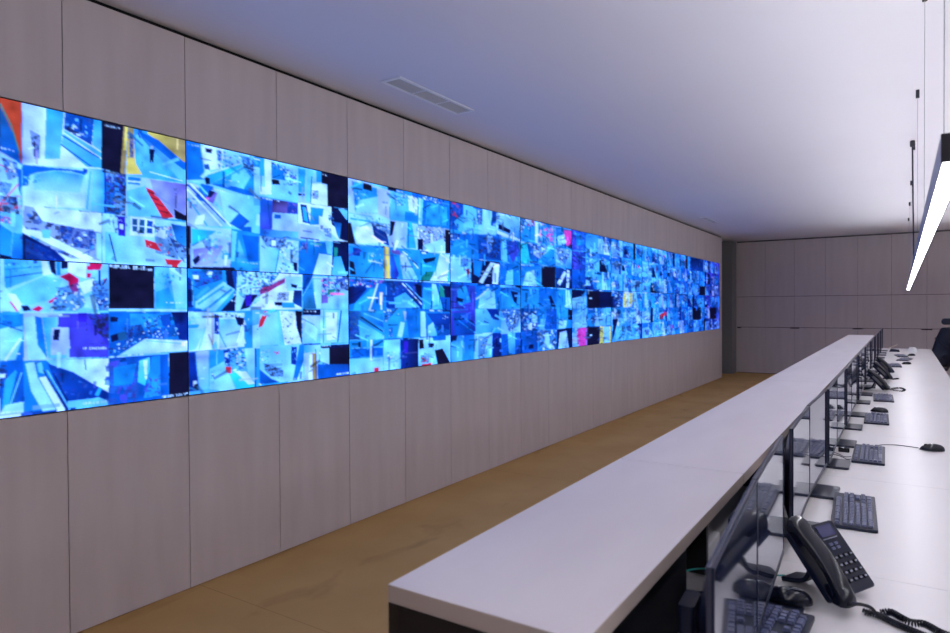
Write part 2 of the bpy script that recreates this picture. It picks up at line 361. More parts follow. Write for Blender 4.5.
# crop x0, y0, scale, then one drawing op per line, in crop pixels:
#   colour[colour2][/angle] x y x y ...     filled outline (with a blend)
#   *palette:n:size x y ...                 busy clutter inside an outline
#   -colour:width x y x y                   line;   T:h[:word] x y x y   lettering
ART = [
((0, 90, 3.514), '''
R 0,20 77,38 77,258 0,215
ab/1.2 0,58 20,95 45,150 65,205 74,258 0,215
-g:5 0,48 40,125
-g:4 40,125 70,225
T:6 2,203 50,214
W 0,222 77,262 75,440 0,420
-r:4 0,262 55,290
-r:4 20,380 75,320
*nrbwx:30:8 5,235 60,255 70,300 30,320
*nnxr:36:10 0,370 60,375 70,440 0,425
*nbx:12:6 0,320 45,330 30,365 0,360
b 62,275 77,280 75,370 66,350
c 0,425 82,440 80,590 0,575
qs/1 0,470 45,500 38,583 0,575
sb/1 47,500 80,505 80,590 40,585
*nprw:12:6 0,440 45,450 40,470 0,465
w 80,42 358,108 362,278 80,262
lw/0 80,42 160,60 150,250 80,262
sc/1.3 163,62 225,80 211,242 158,243
-w:2 157,62 150,245
*nae:16:7 105,140 142,160 140,240 118,235
-n:3 122,180 122,235
b 228,85 330,100 322,195 225,138
*dbxcn:34:9 228,85 330,100 322,195 225,138
*cwb:12:9 255,125 310,145 305,170 250,155
sc/1.5 330,102 357,108 357,218 323,192
cs/1 225,140 357,222 360,275 305,270 215,195
-w:5 222,150 356,242
-x:5 218,160 350,240
-d:4 214,192 322,270
W 80,262 365,278 365,430 80,410
cw/1.5 80,275 300,290 300,415 80,408
b 80,262 305,285 300,300 250,285 190,283 130,290 105,300 100,335 80,338
sW/1.5 120,295 200,285 295,300 280,360 120,350
*sWqc:12:8 88,305 140,303 140,325 90,328
Ws/0 308,275 366,280 366,432 297,420
-c:6 335,285 325,425
-s:3 318,285 305,420
x 293,275 308,280 306,295 292,290
w 80,405 356,432 356,603 80,590
*ndbsxnn:110:13 85,405 118,412 150,460 250,480 356,500 356,598 250,590 120,530 80,470
*ndwb:40:9 210,480 330,490 320,560 220,545
w 95,488 140,495 330,590 300,600 90,500
nd/0 80,500 190,560 235,600 80,590
*nxd:20:8 90,520 180,565 200,598 90,590
c 145,490 178,490 178,522 150,518
W 338,500 356,505 356,600 340,590
'''),
((95, 115, 3.96), '''
k 25,22 118,46 118,238 25,212
o 113,48 133,50 121,236 100,230
y 120,48 130,50 124,140 112,140
T:7 38,42 100,54
sc/1 130,45 356,106 356,272 118,238
yo/0 178,55 356,100 356,192 262,112
-o:5 300,88 352,104
b 168,62 250,100 356,192 356,222 190,95
bc/1.2 160,75 200,95 356,225 356,262 330,262
cs/1 158,80 170,78 345,268 190,245
oy/1.5 130,55 152,62 160,190 186,236 122,235
*nadx:26:7 134,75 152,78 152,172 136,168
n 214,134 236,138 232,168 230,190 225,190 224,172 221,190 216,188 215,160
l 219,123 229,123 231,134 218,134
-v:5 170,70 178,92
-w:3 215,225 345,262
*ndvkbk:70:12 40,222 126,238 122,402 40,385
*sqn:16:9 85,260 120,260 120,380 90,380
lW/1 124,240 356,272 357,415 120,402
Wl/0 124,240 200,250 270,412 124,402
c 124,300 200,280 260,405 130,400
q 130,243 182,250 176,278 130,272
-w:6 130,262 178,266
el/2.5 218,255 356,274 357,418 318,410 228,300
r 198,285 228,298 312,405 268,412 210,310
-k:2 205,300 232,312
-k:2 220,325 250,338
-k:2 238,350 270,362
-k:2 252,378 290,388
k 312,372 357,398 357,418 316,410
*ea:5:7 310,285 330,290 328,320 312,315
T:5 50,228 95,234
W 30,388 358,425 358,597 30,582
cW/0 40,460 200,480 200,585 40,580
*dkvn:20:9 60,395 122,400 120,482 84,478
v 88,400 118,402 120,480 92,476
w 96,430 112,432 112,452 98,450
w 140,400 236,414 232,484 138,476
a 148,410 168,412 166,462 148,460
a 176,412 197,415 195,470 175,466
x 205,416 228,420 226,470 204,466
-w:4 146,436 230,446
*wnbwr:50:9 235,440 302,440 330,570 240,545
r 195,490 240,504 262,540 202,522
*rmw:10:6 200,495 270,540 262,560 220,545
xs/1 300,430 358,440 358,520 322,500
*nxd:34:11 292,480 358,520 352,580 330,560
w 250,452 280,455 274,490 250,482
r 275,568 345,574 325,596 285,592
-n:5 56,470 84,580
T:6 50,404 108,418
'''),
((0, 255, 3.836), '''
Wc/1 0,3 417,27 417,222 0,217
sc/0 15,15 165,28 168,78 20,132
-x:4 20,88 165,68
-q:4 18,58 160,45
*xcsb:22:8 20,18 150,26 140,50 20,70
w 160,30 180,30 200,75 165,80
n 185,22 212,22 217,82 196,66
q 214,23 230,24 234,78 220,80
n 232,25 260,27 264,52 236,56
w 262,27 332,35 330,92 262,70
c 40,140 170,82 240,95 205,170 100,195
m 228,84 266,68 302,92 268,106
m 264,90 302,90 300,150 280,150 262,115
m 184,180 214,160 222,168 192,188
m 120,210 148,194 166,205 150,219
m 332,42 392,42 384,58 334,60
m 332,70 350,70 348,88 334,90
m 396,92 410,94 402,112
*wnxcnw:80:9 225,130 300,105 332,190 290,216 190,214
w 300,108 358,90 372,128 322,152
W 330,160 386,165 382,210 322,202
*dnxb:40:10 355,100 415,95 415,180 380,200 352,150
n 378,60 386,60 386,120 378,112
-k:5 392,118 410,90
*ndbw:18:7 372,180 416,160 416,215 380,215
W 0,110 18,120 85,205 70,219 0,215
w 30,150 60,150 85,195 70,218
-m:6 40,180 68,217
n 80,194 108,194 122,214 90,216
T:5 0,218 12,218
sb/1 0,222 92,224 92,407 0,410
Wc/0 0,285 88,262 92,300 60,402 0,405
q 10,232 90,228 88,272 40,282
-x:4 0,262 88,292
-w:8 80,320 20,405
*nb:6:5 8,250 50,255 45,270 10,268
-w:3 64,378 78,378
lc/0 92,222 417,225 420,392 92,406
W 92,240 130,235 175,398 110,402
bq/1.5 134,235 160,240 182,396 145,345
sc/0 162,240 222,238 208,390 186,396
uv/2 225,224 417,225 420,392 266,392 264,280 222,276
u 270,280 360,270 418,360 418,390 268,390
l 198,280 262,278 270,358 254,358 254,384 194,390
c 196,384 254,382 254,396 194,398
n 207,285 232,284 226,328 203,326
v 300,222 332,222 332,258 300,258
*nvndk:64:11 335,225 417,225 417,335 375,300
w 225,226 240,226 238,236 226,236
T:9:IP CAMERA05 316,358 410,357
bx/1 0,412 92,406 92,602 0,614
*nkx:18:9 0,430 30,440 26,505 0,512
w 0,455 22,455 20,470 0,470
s 20,480 60,440 66,450 30,590 8,590
xa/1 66,470 88,458 62,560 36,594
-c:3 84,450 34,590
W 20,575 92,560 92,602 0,612
T:8 2,605 90,597
xd/.8 92,406 420,395 420,572 92,600
qb/0 92,406 180,402 240,590 92,600
W 98,415 132,410 145,470 215,592 165,598 120,520
c 140,410 160,412 170,455 150,450
w 150,470 175,465 250,590 220,594
cw/0 176,402 420,396 420,528 378,505 280,448 196,420
-x:3 325,400 330,440
-n:4 165,440 256,590
-n:3 205,452 275,588
-c:2 180,440 268,590
*dbxn:44:10 200,440 380,510 400,560 280,585
s 380,505 392,510 378,540 364,536
c 260,560 380,545 420,560 420,572 262,586
T:9 316,569 416,560
'''),
((100, 260, 4.368), '''
k 38,23 236,33 236,212 38,214
T:8 42,30 228,44
cs/1.2 238,30 377,38 377,217 238,214
Wc/1 300,34 377,38 376,215 330,214
*sbt:16:10 250,60 330,60 320,110 260,110
s 244,140 300,120 330,200 244,208
T:5 282,186 366,188
W 38,213 377,216 377,226 38,224
bq/.5 38,226 377,226 377,395 38,422
sq/1 130,235 300,236 300,292 200,300 132,300
n 44,248 80,250 76,270 46,270
x 262,240 310,235 308,290 270,290
*nxd:40:9 110,290 180,280 200,330 110,345
nd/1 310,228 377,228 374,352 344,346
*wnbcnwx:150:7 40,365 240,300 345,275 345,330 230,350 60,415 40,415
n 46,330 76,320 82,350 48,360
a 76,318 112,312 118,345 84,355
*bcdn:30:9 190,250 260,245 260,300 190,300
Ww/0 196,344 374,352 375,396 82,416
-c:3 200,352 372,366
T:5 285,388 366,384
xb/.4 38,428 298,410 298,602 38,624
*bxu:30:26 40,440 170,430 165,600 40,620
q 60,470 160,450 140,540 60,550
ct/1 170,440 216,424 216,480 196,548 164,532
w 188,440 206,436 204,520 196,520
qs/1.4 226,420 262,416 264,590 190,602 204,545
*uvbs:26:10 190,520 264,500 262,590 190,600
k 300,404 380,399 380,587 300,593
T:6 38,424 190,412
T:8 270,595 376,582
'''),
((183, 138, 4.87), '''
Wc/1 15,8 346,85 346,292 15,207
bq/0 15,20 86,36 112,203 15,207
T:6 30,33 80,42
w 90,40 200,60 190,150 110,160
n 110,50 146,56 141,76 114,72
*wcbsxw:70:9 150,62 285,92 280,130 180,155
*ns:10:8 165,60 190,66 190,110 170,108
xa/0 104,130 130,128 132,156 108,154
st/0 110,182 282,128 292,140 136,226 112,208
-w:4 110,182 280,126
sq/.7 138,226 300,140 346,170 346,292 205,245
c 240,180 300,150 330,190 290,260 230,235
b 138,226 205,225 346,262 346,292 205,247
*bnsxc:50:10 280,86 346,100 346,190 295,140
T:5 205,205 275,214
n 104,188 134,196 134,226 114,228
lc/0 12,215 346,285 346,432 12,428
Wc/0 180,258 346,290 346,430 210,415
b 90,222 152,238 110,310 55,300
*bdxs:30:10 40,240 160,250 110,330 50,330
-x:8 20,222 212,412
-w:9 16,240 190,428
-s:7 16,280 120,428
-w:7 40,224 235,430
-c:8 80,230 190,350
-p:9 118,300 150,262
e 130,262 170,268 150,320 124,308
w 70,380 110,370 100,420 60,420
n 130,255 160,262 140,290 118,290
bx/1 275,364 326,406 280,446 228,415
T:5 150,250 208,262
k 10,424 42,426 40,625 10,622
Wl/1 42,426 236,442 232,627 40,625
ts/0 44,440 165,452 122,482 46,522
-x:3 46,524 130,480
el/1 50,540 200,520 150,620 60,620
*lWcs:40:12 90,480 232,470 230,620 90,620
n 48,592 78,568 92,590 60,618
*nax:12:6 95,500 140,490 140,560 110,530
s 195,560 235,558 232,590 192,590
T:5 58,432 150,445
qs/.8 238,440 371,466 369,632 234,628
c 240,450 264,456 252,600 234,600
cs/1 272,488 312,602 264,606
b 290,470 370,480 368,600 318,600
T:6 285,604 366,611
'''),
((260, 155, 5.065), '''
Wc/1 0,12 192,62 192,233 0,206
s 0,18 24,26 22,108 0,106
w 22,24 58,32 56,180 30,204 26,120
q 58,36 130,60 128,130 60,120
k 58,122 96,128 102,152 62,150
*vvdxw:40:9 124,72 188,80 184,155 142,156
*cwn:18:7 60,40 130,55 125,80 62,70
w 0,160 50,165 60,200 0,200
cl/1 192,60 342,98 342,262 192,238
w 262,144 336,150 342,258 260,246
s 194,70 230,76 225,190 194,190
c 240,80 270,84 255,240 232,236
-x:4 262,110 256,243
*ncaw:16:7 264,180 296,180 296,226 266,222
n 193,194 226,196 226,208 193,206
sq/1 285,86 312,92 310,140 285,138
k 310,88 444,118 444,274 342,260 341,150 310,144
T:5 312,98 338,106
ux/.6 0,212 192,245 192,416 0,405
bu/1 0,216 62,222 58,372 0,400
-x:3 40,222 52,372
ke/1 64,225 138,236 138,297 64,291
*dne:16:8 140,240 190,250 190,290 140,285
Wl/1 64,291 192,300 192,392 62,376
b 74,300 106,305 106,323 72,321
bc/0 0,374 192,388 192,416 0,407
*vbx:10:8 0,370 50,375 45,400 0,400
T:5 10,218 100,236
w 194,240 446,276 441,438 194,424
lW/0 194,345 330,370 400,432 194,424
nx/1 203,248 236,254 254,350 216,340
s 214,262 232,266 243,340 222,330
sq/1 256,264 322,272 310,352 252,354
w 298,308 316,314 316,388 300,378
*nwb:14:6 322,370 360,370 362,420 330,410
n 360,264 442,276 441,438 402,424 386,370 362,352
xs/1 372,340 412,345 402,430 388,400
c 394,270 443,281 443,338
*sbn:14:8 345,290 372,290 372,350 345,345
-n:6 205,418 300,430
W 0,408 196,436 192,603 0,592
*nxdk:34:10 0,408 135,420 128,455 104,472 36,465
w 60,430 80,432 80,460 60,458
Wc/0 0,462 98,474 80,592 0,592
-q:5 100,470 78,592
*wwncwx:90:8 102,450 190,430 188,598 96,596
n 168,540 190,545 190,590 170,580
qb/1 196,432 368,442 362,606 196,602
*ned:14:9 204,440 244,445 240,480 206,478
*ngl:12:7 262,436 302,440 298,464 268,462
Ww/1 300,498 367,508 358,604 268,602
c 330,440 362,442 360,500 340,500
n 366,442 447,447 447,610 364,606
sc/1 372,516 408,512 438,608 364,605
g 374,468 393,470 390,515 374,514
-c:3 366,445 362,510
'''),
((183, 262, 4.586), '''
qs/.5 18,30 252,42 224,227 20,224
d 20,50 46,95 52,205 28,220 20,200
-c:4 44,90 50,200
*ndvxb:70:9 42,44 180,42 184,82 62,118
w 48,62 74,62 74,79 50,80
w 112,44 137,46 135,60 112,60
c 120,62 132,62 132,72 120,72
Wc/.7 58,184 188,92 246,122 150,226 62,226
-s:9 70,195 190,112
-q:10 100,225 226,125
n 196,42 226,44 248,132 202,104
x 226,44 252,44 250,140 240,130
n 242,150 288,180 262,227 172,227
T:6 222,178 276,182
b 18,205 85,215 100,227 20,224
W 252,42 400,52 400,218 240,226
*bdwsxnc:110:10 256,45 400,52 400,128 305,185 256,150
n 290,150 345,150 305,210 262,222
w 318,200 400,148 400,216 350,216
v 285,160 318,152 312,200 290,204
*rrnx:20:7 350,128 400,110 400,135 355,150
Ww/1 20,228 282,234 282,388 20,412
*tcW:20:9 22,250 80,255 76,290 22,290
s 22,286 76,286 72,302 22,306
cW/0 22,306 105,306 60,400 22,410
w 110,234 134,236 132,402 106,404
-o:4 137,234 137,400
-c:3 104,300 76,402
d 144,238 167,244 164,332 146,328
*nvw:12:6 144,260 168,260 168,330 146,326
cl/1 167,262 236,262 278,300 250,386 168,396
*aenw:24:8 165,232 278,240 278,262 170,252
n 238,250 280,256 280,300 252,288
-w:6 274,290 250,370
-q:3 166,320 200,392
c 134,380 155,362 160,398 134,400
qc/1 20,412 333,392 333,576 20,607
d 22,416 57,412 76,586 36,592
w 50,545 66,543 70,575 52,578
k 52,560 68,555 74,588 56,590
lc/1 62,412 120,404 120,580 78,585
sq/1 120,410 192,402 188,452 126,492
-c:3 158,404 156,470
cW/1 124,490 190,455 246,592 124,582
*wanb:12:6 130,500 148,500 148,560 130,555
d 188,405 222,400 218,460 194,470
*cbnwx:80:9 192,400 300,395 300,480 240,505 196,490
r 195,478 222,480 224,512 198,506
t 216,512 250,500 333,560 333,576 252,586
Wc/1 282,396 333,392 333,560 300,520
w 240,500 290,500 330,556 300,560
k 330,396 336,395 336,574 330,575
'''),
((260, 268, 5.185), '''
w 100,35 218,40 216,216 0,216 0,150
r 0,112 60,88 132,54 128,76 44,126 0,140
*rnkr:50:8 0,105 130,50 130,80 0,142
*xbwn:40:8 0,40 110,38 60,80 0,100
W 130,44 216,48 212,120 140,120
nx/1 176,116 217,116 217,206 168,182
*nw:22:7 88,128 150,125 150,172 90,168
n 74,177 116,177 116,196 78,195
s 114,178 176,180 182,208 116,208
n 160,82 195,90 190,108 162,100
xb/1 220,40 274,44 222,142
sa/1 220,150 270,70 292,212 222,213
W 276,60 318,60 318,212 292,211
lc/1 318,52 456,50 456,216 316,213
*bptnsxa:80:10 322,52 404,56 412,134 362,152 322,132
*nwx:36:9 396,55 456,50 456,120 420,110
e 318,140 352,138 352,182 318,184
g 350,110 390,110 384,140 350,140
sc/1 0,216 218,216 218,394 0,404
Wc/.3 0,240 100,225 120,396 0,402
r 24,222 46,228 14,302 -8,310 0,270
w 100,222 182,228 216,300 216,392 128,398
*wwnwlk:90:8 104,225 186,230 216,320 216,392 132,396
kn/1 182,222 217,224 217,392 190,310
c 88,222 102,222 118,396 104,398
n 220,214 313,215 313,246 220,244
T:5 224,225 290,226
lc/1.2 220,246 313,248 313,390 220,392
W 240,260 300,320 290,380 230,330
Wc/0 313,217 460,219 460,384 313,390
-s:5 330,218 328,388
-b:8 420,220 414,280
-b:7 414,280 402,384
w 340,230 400,230 395,370 345,375
cW/1 0,404 229,396 229,581 0,598
*nk:50:8 18,492 60,498 122,530 122,562 60,562 30,535
*wb:20:6 0,430 50,420 50,480 0,490
-r:4 72,434 102,444
-r:3 82,448 98,430
bx/1 0,524 58,572 104,590 0,600
d 162,408 192,408 187,502 160,496
*cn:10:6 166,420 190,420 186,470 166,465
qb/1 204,398 229,398 226,480 192,578 170,580
T:7 152,575 228,566
lW/0 230,398 312,398 292,576 236,582
sW/0 230,398 312,398 310,430 232,440
o 266,440 292,440 298,574 274,578
w 256,450 270,445 272,575 250,578
-x:4 288,420 290,575
W 311,415 360,415 360,500 312,482
k 358,411 457,400 457,498 358,499
n 315,400 457,394 457,412 315,416
bx/0 298,498 457,498 457,560 300,578
T:6 318,403 366,402
T:8 394,550 456,543
'''),
((345, 175, 5.5), '''
lW/1 15,12 248,88 246,246 15,206
sq/1 44,36 178,76 182,214 58,206
*bcwa:30:8 50,90 130,90 120,150 56,150
cW/1 80,140 180,120 182,212 60,206
k 100,44 150,58 150,92 100,80
l 182,74 247,92 246,244 182,216
*nW:4:4 205,145 235,150 235,160 205,155
cs/1 248,88 400,130 400,268 248,246
*xcbws:50:9 256,96 345,110 332,168 275,172
w 345,114 399,130 399,215 352,195
q 330,200 400,215 400,262 330,250
bq/1 400,106 575,150 575,297 400,277
*wxnw:30:8 405,108 560,146 520,160 405,135
c 402,125 430,135 422,276 402,272
-w:5 412,130 408,274
s 450,150 560,180 560,280 440,270
W 15,208 248,246 247,392 15,378
-s:10 30,240 190,266
*scx:24:7 40,212 210,240 200,262 40,250
k 20,260 36,262 62,380 22,378
w 60,285 150,282 200,375 65,376
nx/1 150,276 232,320 247,392 200,372 160,332
*nwd:30:8 140,260 247,270 247,340 160,300
lW/0 248,248 400,270 400,412 248,407
k 248,252 278,258 262,330 248,335
ts/1 344,258 368,264 392,404 336,402
-x:4 350,262 348,402
w 400,280 575,297 575,433 400,412
*wnxcwn:110:9 400,282 575,297 565,360 420,420
n 398,350 430,352 428,412 400,410
W 430,385 540,350 560,415 470,425
qs/1 16,385 216,402 212,570 16,558
k 26,468 52,478 62,548 30,545
d 46,398 86,404 86,444 50,442
*wcn:24:7 130,420 212,430 208,500 130,480
-w:5 128,468 205,486
qs/.6 216,392 412,412 412,577 216,570
ky/0 214,392 226,394 232,568 216,568
y 226,394 242,396 250,562 234,562
bv/0 250,440 262,430 296,540 290,568 254,566
lc/1 300,430 330,430 400,570 320,572
-w:6 318,420 345,440
-w:6 352,452 368,470
-w:7 376,480 402,512
e 250,412 300,412 310,440 262,430
qt/1 412,432 575,434 575,587 412,580
g 418,562 450,530 486,528 474,582 420,580
n 425,460 500,450 490,470 440,485
Ww/1 520,434 573,436 562,586 466,580 500,520
'''),
((345, 270, 5.755), '''
bq/1 18,50 239,60 237,228 18,232
nd/0 26,98 112,78 128,112 60,192 28,200
*nbpwx:60:9 30,55 230,60 180,100 60,100
-w:9 190,78 142,235
-w:8 205,150 212,228
s 60,195 150,110 175,110 135,232 50,232
xd/1 239,60 443,70 443,224 239,220
*nxdb:50:10 244,66 335,72 350,130 276,150
sc/1 284,162 348,130 432,216 290,219
-w:6 330,78 442,200
-c:5 350,78 442,172
-n:4 340,80 442,188
n 400,80 440,90 440,160 420,150
bx/1 443,70 607,80 607,234 443,228
s 448,112 502,98 490,228 446,224
Wt/1 500,80 522,84 562,226 500,228
g 538,95 572,100 570,162 540,150
n 560,90 605,95 605,160 575,160
ns/0 22,236 222,238 222,398 22,402
*nxa:40:10 24,240 80,240 80,398 24,400
sc/1 80,285 216,372 220,397 90,397
sb/1 98,244 220,250 220,332 110,270
-n:8 92,270 220,355
-c:4 110,250 220,295
*n:6:7 118,372 145,375 140,396 120,394
sq/.8 223,224 433,220 433,387 223,396
*nwxa:40:8 226,224 305,224 236,300 226,300
bq/0 350,220 433,222 433,386 368,387
l 334,236 354,240 346,300
*nw:10:5 255,330 275,330 275,385 256,380
W 320,300 345,300 330,385 300,388
qx/1 433,236 607,240 607,380 433,384
W 434,240 461,240 467,382 436,383
xd/1 470,250 604,250 600,345 520,322
Ws/1 478,322 506,300 532,380 472,382
*cw:8:5 560,260 590,265 590,285 560,280
qs/1 22,405 223,400 223,588 22,602
b 40,446 225,446 225,490 44,502
cW/1 30,510 220,500 222,585 24,598
w 147,400 160,400 157,525 147,525
-c:5 40,450 225,440
k 80,412 92,412 92,445 80,445
r 168,560 196,558 196,588 172,588
cW/1 223,402 318,398 308,572 223,582
*qcw:20:9 225,470 300,470 290,570 230,575
dn/0 318,396 423,394 423,560 322,568
v 340,410 365,410 360,480 340,475
Wc/1 423,392 607,374 607,536 423,556
k 515,460 560,450 602,526 530,536
n 478,420 512,420 512,446 480,446
*nkr:20:9 436,488 482,488 482,528 438,532
b 500,380 578,375 578,402 508,406
k 425,400 450,398 455,450 428,455
r 440,542 506,530 506,548 446,553
'''),
((445, 195, 6.33), '''
xb/1 30,40 200,90 200,240 30,215
*ndrxb:50:12 30,45 120,60 100,150 40,210
sc/1 60,170 120,120 200,130 200,245 90,230
c 120,65 200,90 215,250 120,235
cW/1 200,90 325,115 325,250 215,250
*xnwb:30:10 200,90 240,95 235,190 205,190
W 240,100 275,105 285,250 250,245
x 295,110 325,116 320,200 290,195
Wq/1 325,118 475,150 475,280 325,245
n 335,180 415,222 410,245 335,215
w 330,225 475,280 475,295 330,245
bq/1 30,240 205,255 215,400 30,395
k 0,220 30,225 30,370 0,370
sq/1 35,340 80,270 150,300 200,395 35,395
*nbw:30:9 30,240 100,245 90,280 30,290
bx/1 205,255 355,270 355,412 215,405
W 262,255 300,262 300,350 272,370
*nkb:50:12 215,260 350,280 340,400 300,400 215,370
xq/1 360,275 475,300 475,430 360,425
c 362,275 385,280 395,425 360,422
xu/1 390,290 450,290 470,350 430,428 400,370
Wc/0 30,388 165,400 165,555 30,550
*nx:20:8 100,395 150,400 150,450 100,455
r 137,468 157,470 157,502 139,500
n 168,405 345,425 345,568 168,560
q 180,410 240,418 220,520 185,500
w 290,425 312,430 240,555 215,550
w 310,430 345,440 335,568 300,565
bq/0 348,428 475,435 475,573 348,568
c 390,480 430,470 430,572 380,570
'''),
((445, 278, 6.875), '''
xu/1 35,40 210,55 210,220 35,215
sq/1 85,80 145,55 180,165 100,190
n 80,132 130,145 125,170 82,160
bq/1 212,55 380,65 380,215 212,212
cW/1 240,120 300,80 340,90 350,210 230,212
-w:4 215,150 300,75
xs/1 380,65 522,72 522,212 380,212
s 385,120 430,100 500,205 390,205
n 450,90 500,100 490,180 470,160
ud/1 40,228 212,215 212,388 40,398
x 60,240 170,240 190,380 70,395
-q:5 110,260 212,330
-q:4 80,280 205,375
cq/1 212,215 385,215 385,370 212,382
d 285,212 370,215 370,290 330,285
qW/1 385,212 525,210 525,370 385,375
*xnw:80:10 385,215 525,215 500,330 440,370
qc/1 40,400 125,392 120,570 40,580
n 40,395 90,393 80,430 42,440
bs/1 130,392 210,388 200,560 130,568
Wc/1 205,385 325,378 320,550 205,558
*nqw:30:9 230,400 300,400 270,550 230,550
dn/1 325,378 385,375 385,542 325,548
W 378,415 400,412 400,440 378,440
bx/1 385,385 525,372 525,525 385,540
cq/1 430,380 480,375 480,525 440,530
'''),
((515, 212, 7.633), '''
qs/.5 45,110 180,90 180,250 45,225
*nwk:30:14 35,40 100,60 60,150 40,160
*wprn:20:12 100,60 150,75 150,120 105,110
w 155,80 180,85 175,240 155,235
*sqpc:60:20 185,90 310,110 300,260 190,250
qn/0 310,115 440,145 440,285 310,260
p 375,140 435,150 432,235 395,262 375,200
W 320,190 375,170 390,240 330,260
t 45,235 95,240 130,395 45,385
dq/0 95,240 160,250 170,395 120,395
*nlbw:60:16 130,245 250,260 230,350 150,350
sq/1 180,360 300,260 305,412 180,400
Wq/1 310,270 430,290 430,420 310,410
*wnl:40:12 310,270 430,290 380,400 330,360
bs/1 45,405 200,415 200,568 45,565
W 90,460 150,440 170,565 60,565
k 202,412 308,418 308,574 202,570
xn/1 312,425 435,430 435,580 312,575
w 375,450 395,460 340,560 320,540
w 395,440 415,445 410,575 390,572
'''),
((515, 280, 7.917), '''
qs/1 45,55 190,62 190,222 45,222
-n:10 60,80 170,85
bq/1 192,62 330,72 330,222 192,222
n 262,130 285,125 325,215 290,215
qs/1 330,72 450,78 450,228 330,222
W 400,80 430,85 450,220 400,220
xq/0 45,225 240,228 190,410 45,410
*nxwc:40:16 60,260 170,240 180,400 60,400
W 138,262 180,290 165,340 135,330
w 105,350 140,340 135,395 110,390
c 205,310 225,305 235,400 190,420
bx/0 250,225 330,228 330,390 235,390
sq/1 330,228 450,232 450,380 330,385
k 416,235 450,235 450,318 418,316
W 350,320 410,320 400,380 345,385
bx/0 60,415 180,405 185,575 60,585
n 110,510 150,505 150,540 112,545
*nwbx:60:14 185,400 330,390 325,560 190,570
W 240,420 265,415 290,550 235,500
n 330,390 450,375 450,545 330,558
lW/1 355,415 405,400 425,540 342,545
'''),
((568, 222, 4.948), '''
ub/0 22,42 88,55 88,145 22,138
q 40,60 60,55 80,110 45,120
ux/0 22,145 88,150 88,238 22,235
-q:3 30,155 85,215
bx/1 22,238 88,242 88,338 22,332
qc/1 88,58 150,70 150,150 88,140
n 22,335 90,340 60,385 22,375
Wc/1 22,380 92,365 92,425 22,428
k 95,340 155,343 155,427 95,426
w 106,375 118,375 118,381 106,381
n 156,343 216,347 216,424 156,427
qW/1 25,430 92,430 92,520 25,525
p 52,525 92,522 92,610 60,612 45,560
k 95,520 155,517 155,605 95,610
w 108,556 120,556 120,562 108,562
y 157,517 214,515 214,598 157,604
W 175,517 205,516 205,598 175,600
y 276,352 320,354 316,420 276,422
w 290,352 305,353 305,420 290,420
*nw:20:7 225,350 275,352 270,420 225,420
n 218,600 222,480 250,480 230,560
'''),
((638, 240, 6.333), '''
k 356,430 394,432 394,505 356,508
k 464,428 496,430 494,498 464,500
k 388,290 428,292 428,350 388,350
nx/1 330,112 415,125 415,200 330,195
r 140,470 175,455 180,475 145,500
n 440,215 455,215 455,280 440,280
'''),
]

def draw_art(cv, rng):
    for (cx, cy, sc), body in ART:
        for ln in body.strip().split('\n'):
            p = ln.split(); h = p[0]; pts = [tuple(map(float, q.split(','))) for q in p[1:] if ',' in q]
            if h.startswith('T:') and len(p) > 3:    # a stamp whose words hold a space
                h = ln[:ln.rindex(' ', 0, ln.rindex(' '))]
                pts = [tuple(map(float, q.split(','))) for q in ln.split()[-2:]]
            w = [on_wall(cx+x/sc, cy+y/sc) for x, y in pts]
            P = [cv.px(*q) for q in w]
            xs = [q[0] for q in P]
            if max(xs) < 0 or min(xs) > cv.W: continue
            q0 = on_wall(cx+pts[0][0]/sc, cy+pts[0][1]/sc); q1 = on_wall(cx+pts[0][0]/sc, cy+(pts[0][1]+10)/sc)
            unit = abs(cv.px(*q0)[1]-cv.px(*q1)[1])/10
            if h[0] == '*':
                pal, n, sz = h[1:].split(':'); cv.clutter(P, pal, int(n), float(sz)*unit*.8, rng)
            elif h[0] == '-':
                c, wd = h[1:].split(':'); cv.line(P[0], P[1], LIN[c], max(float(wd)*unit, 2))
            elif h[0] == 'T':
                q = h.split(':'); cv.text(P[0], P[1], float(q[1])*unit, rng, q[2] if len(q) > 2 else None)
            else:
                c, _, a = h.partition('/'); cv.poly(P, LIN[c[0]], LIN[c[1]] if len(c) > 1 else None, float(a or 0))

M_scr = bpy.data.materials.new('lit_video_display'); M_scr.use_nodes = True
def scr():
    nt = M_scr.node_tree; nt.nodes.clear()
    at = nt.nodes.new('ShaderNodeAttribute'); at.attribute_name = 'picture'
    e = nt.nodes.new('ShaderNodeEmission'); e.inputs[1].default_value = 1.12
    gl = nt.nodes.new('ShaderNodeBsdfPrincipled'); gl.inputs['Base Color'].default_value = (.004, .004, .005, 1); gl.inputs['Roughness'].default_value = .5; gl.inputs['Specular IOR Level'].default_value = .04; gl.inputs['IOR'].default_value = 1.15
    ad = nt.nodes.new('ShaderNodeAddShader'); o = nt.nodes.new('ShaderNodeOutputMaterial')
    L = nt.links; mu = nt.nodes.new('ShaderNodeMixRGB'); mu.blend_type = 'MULTIPLY'; mu.inputs[0].default_value = 1; mu.inputs[2].default_value = (.90, .99, 2.0, 1)
    L.new(at.outputs['Color'], mu.inputs[1]); L.new(mu.outputs[0], e.inputs[0]); L.new(e.outputs[0], ad.inputs[0]); L.new(gl.outputs[0], ad.inputs[1]); L.new(ad.outputs[0], o.inputs[0])
scr()

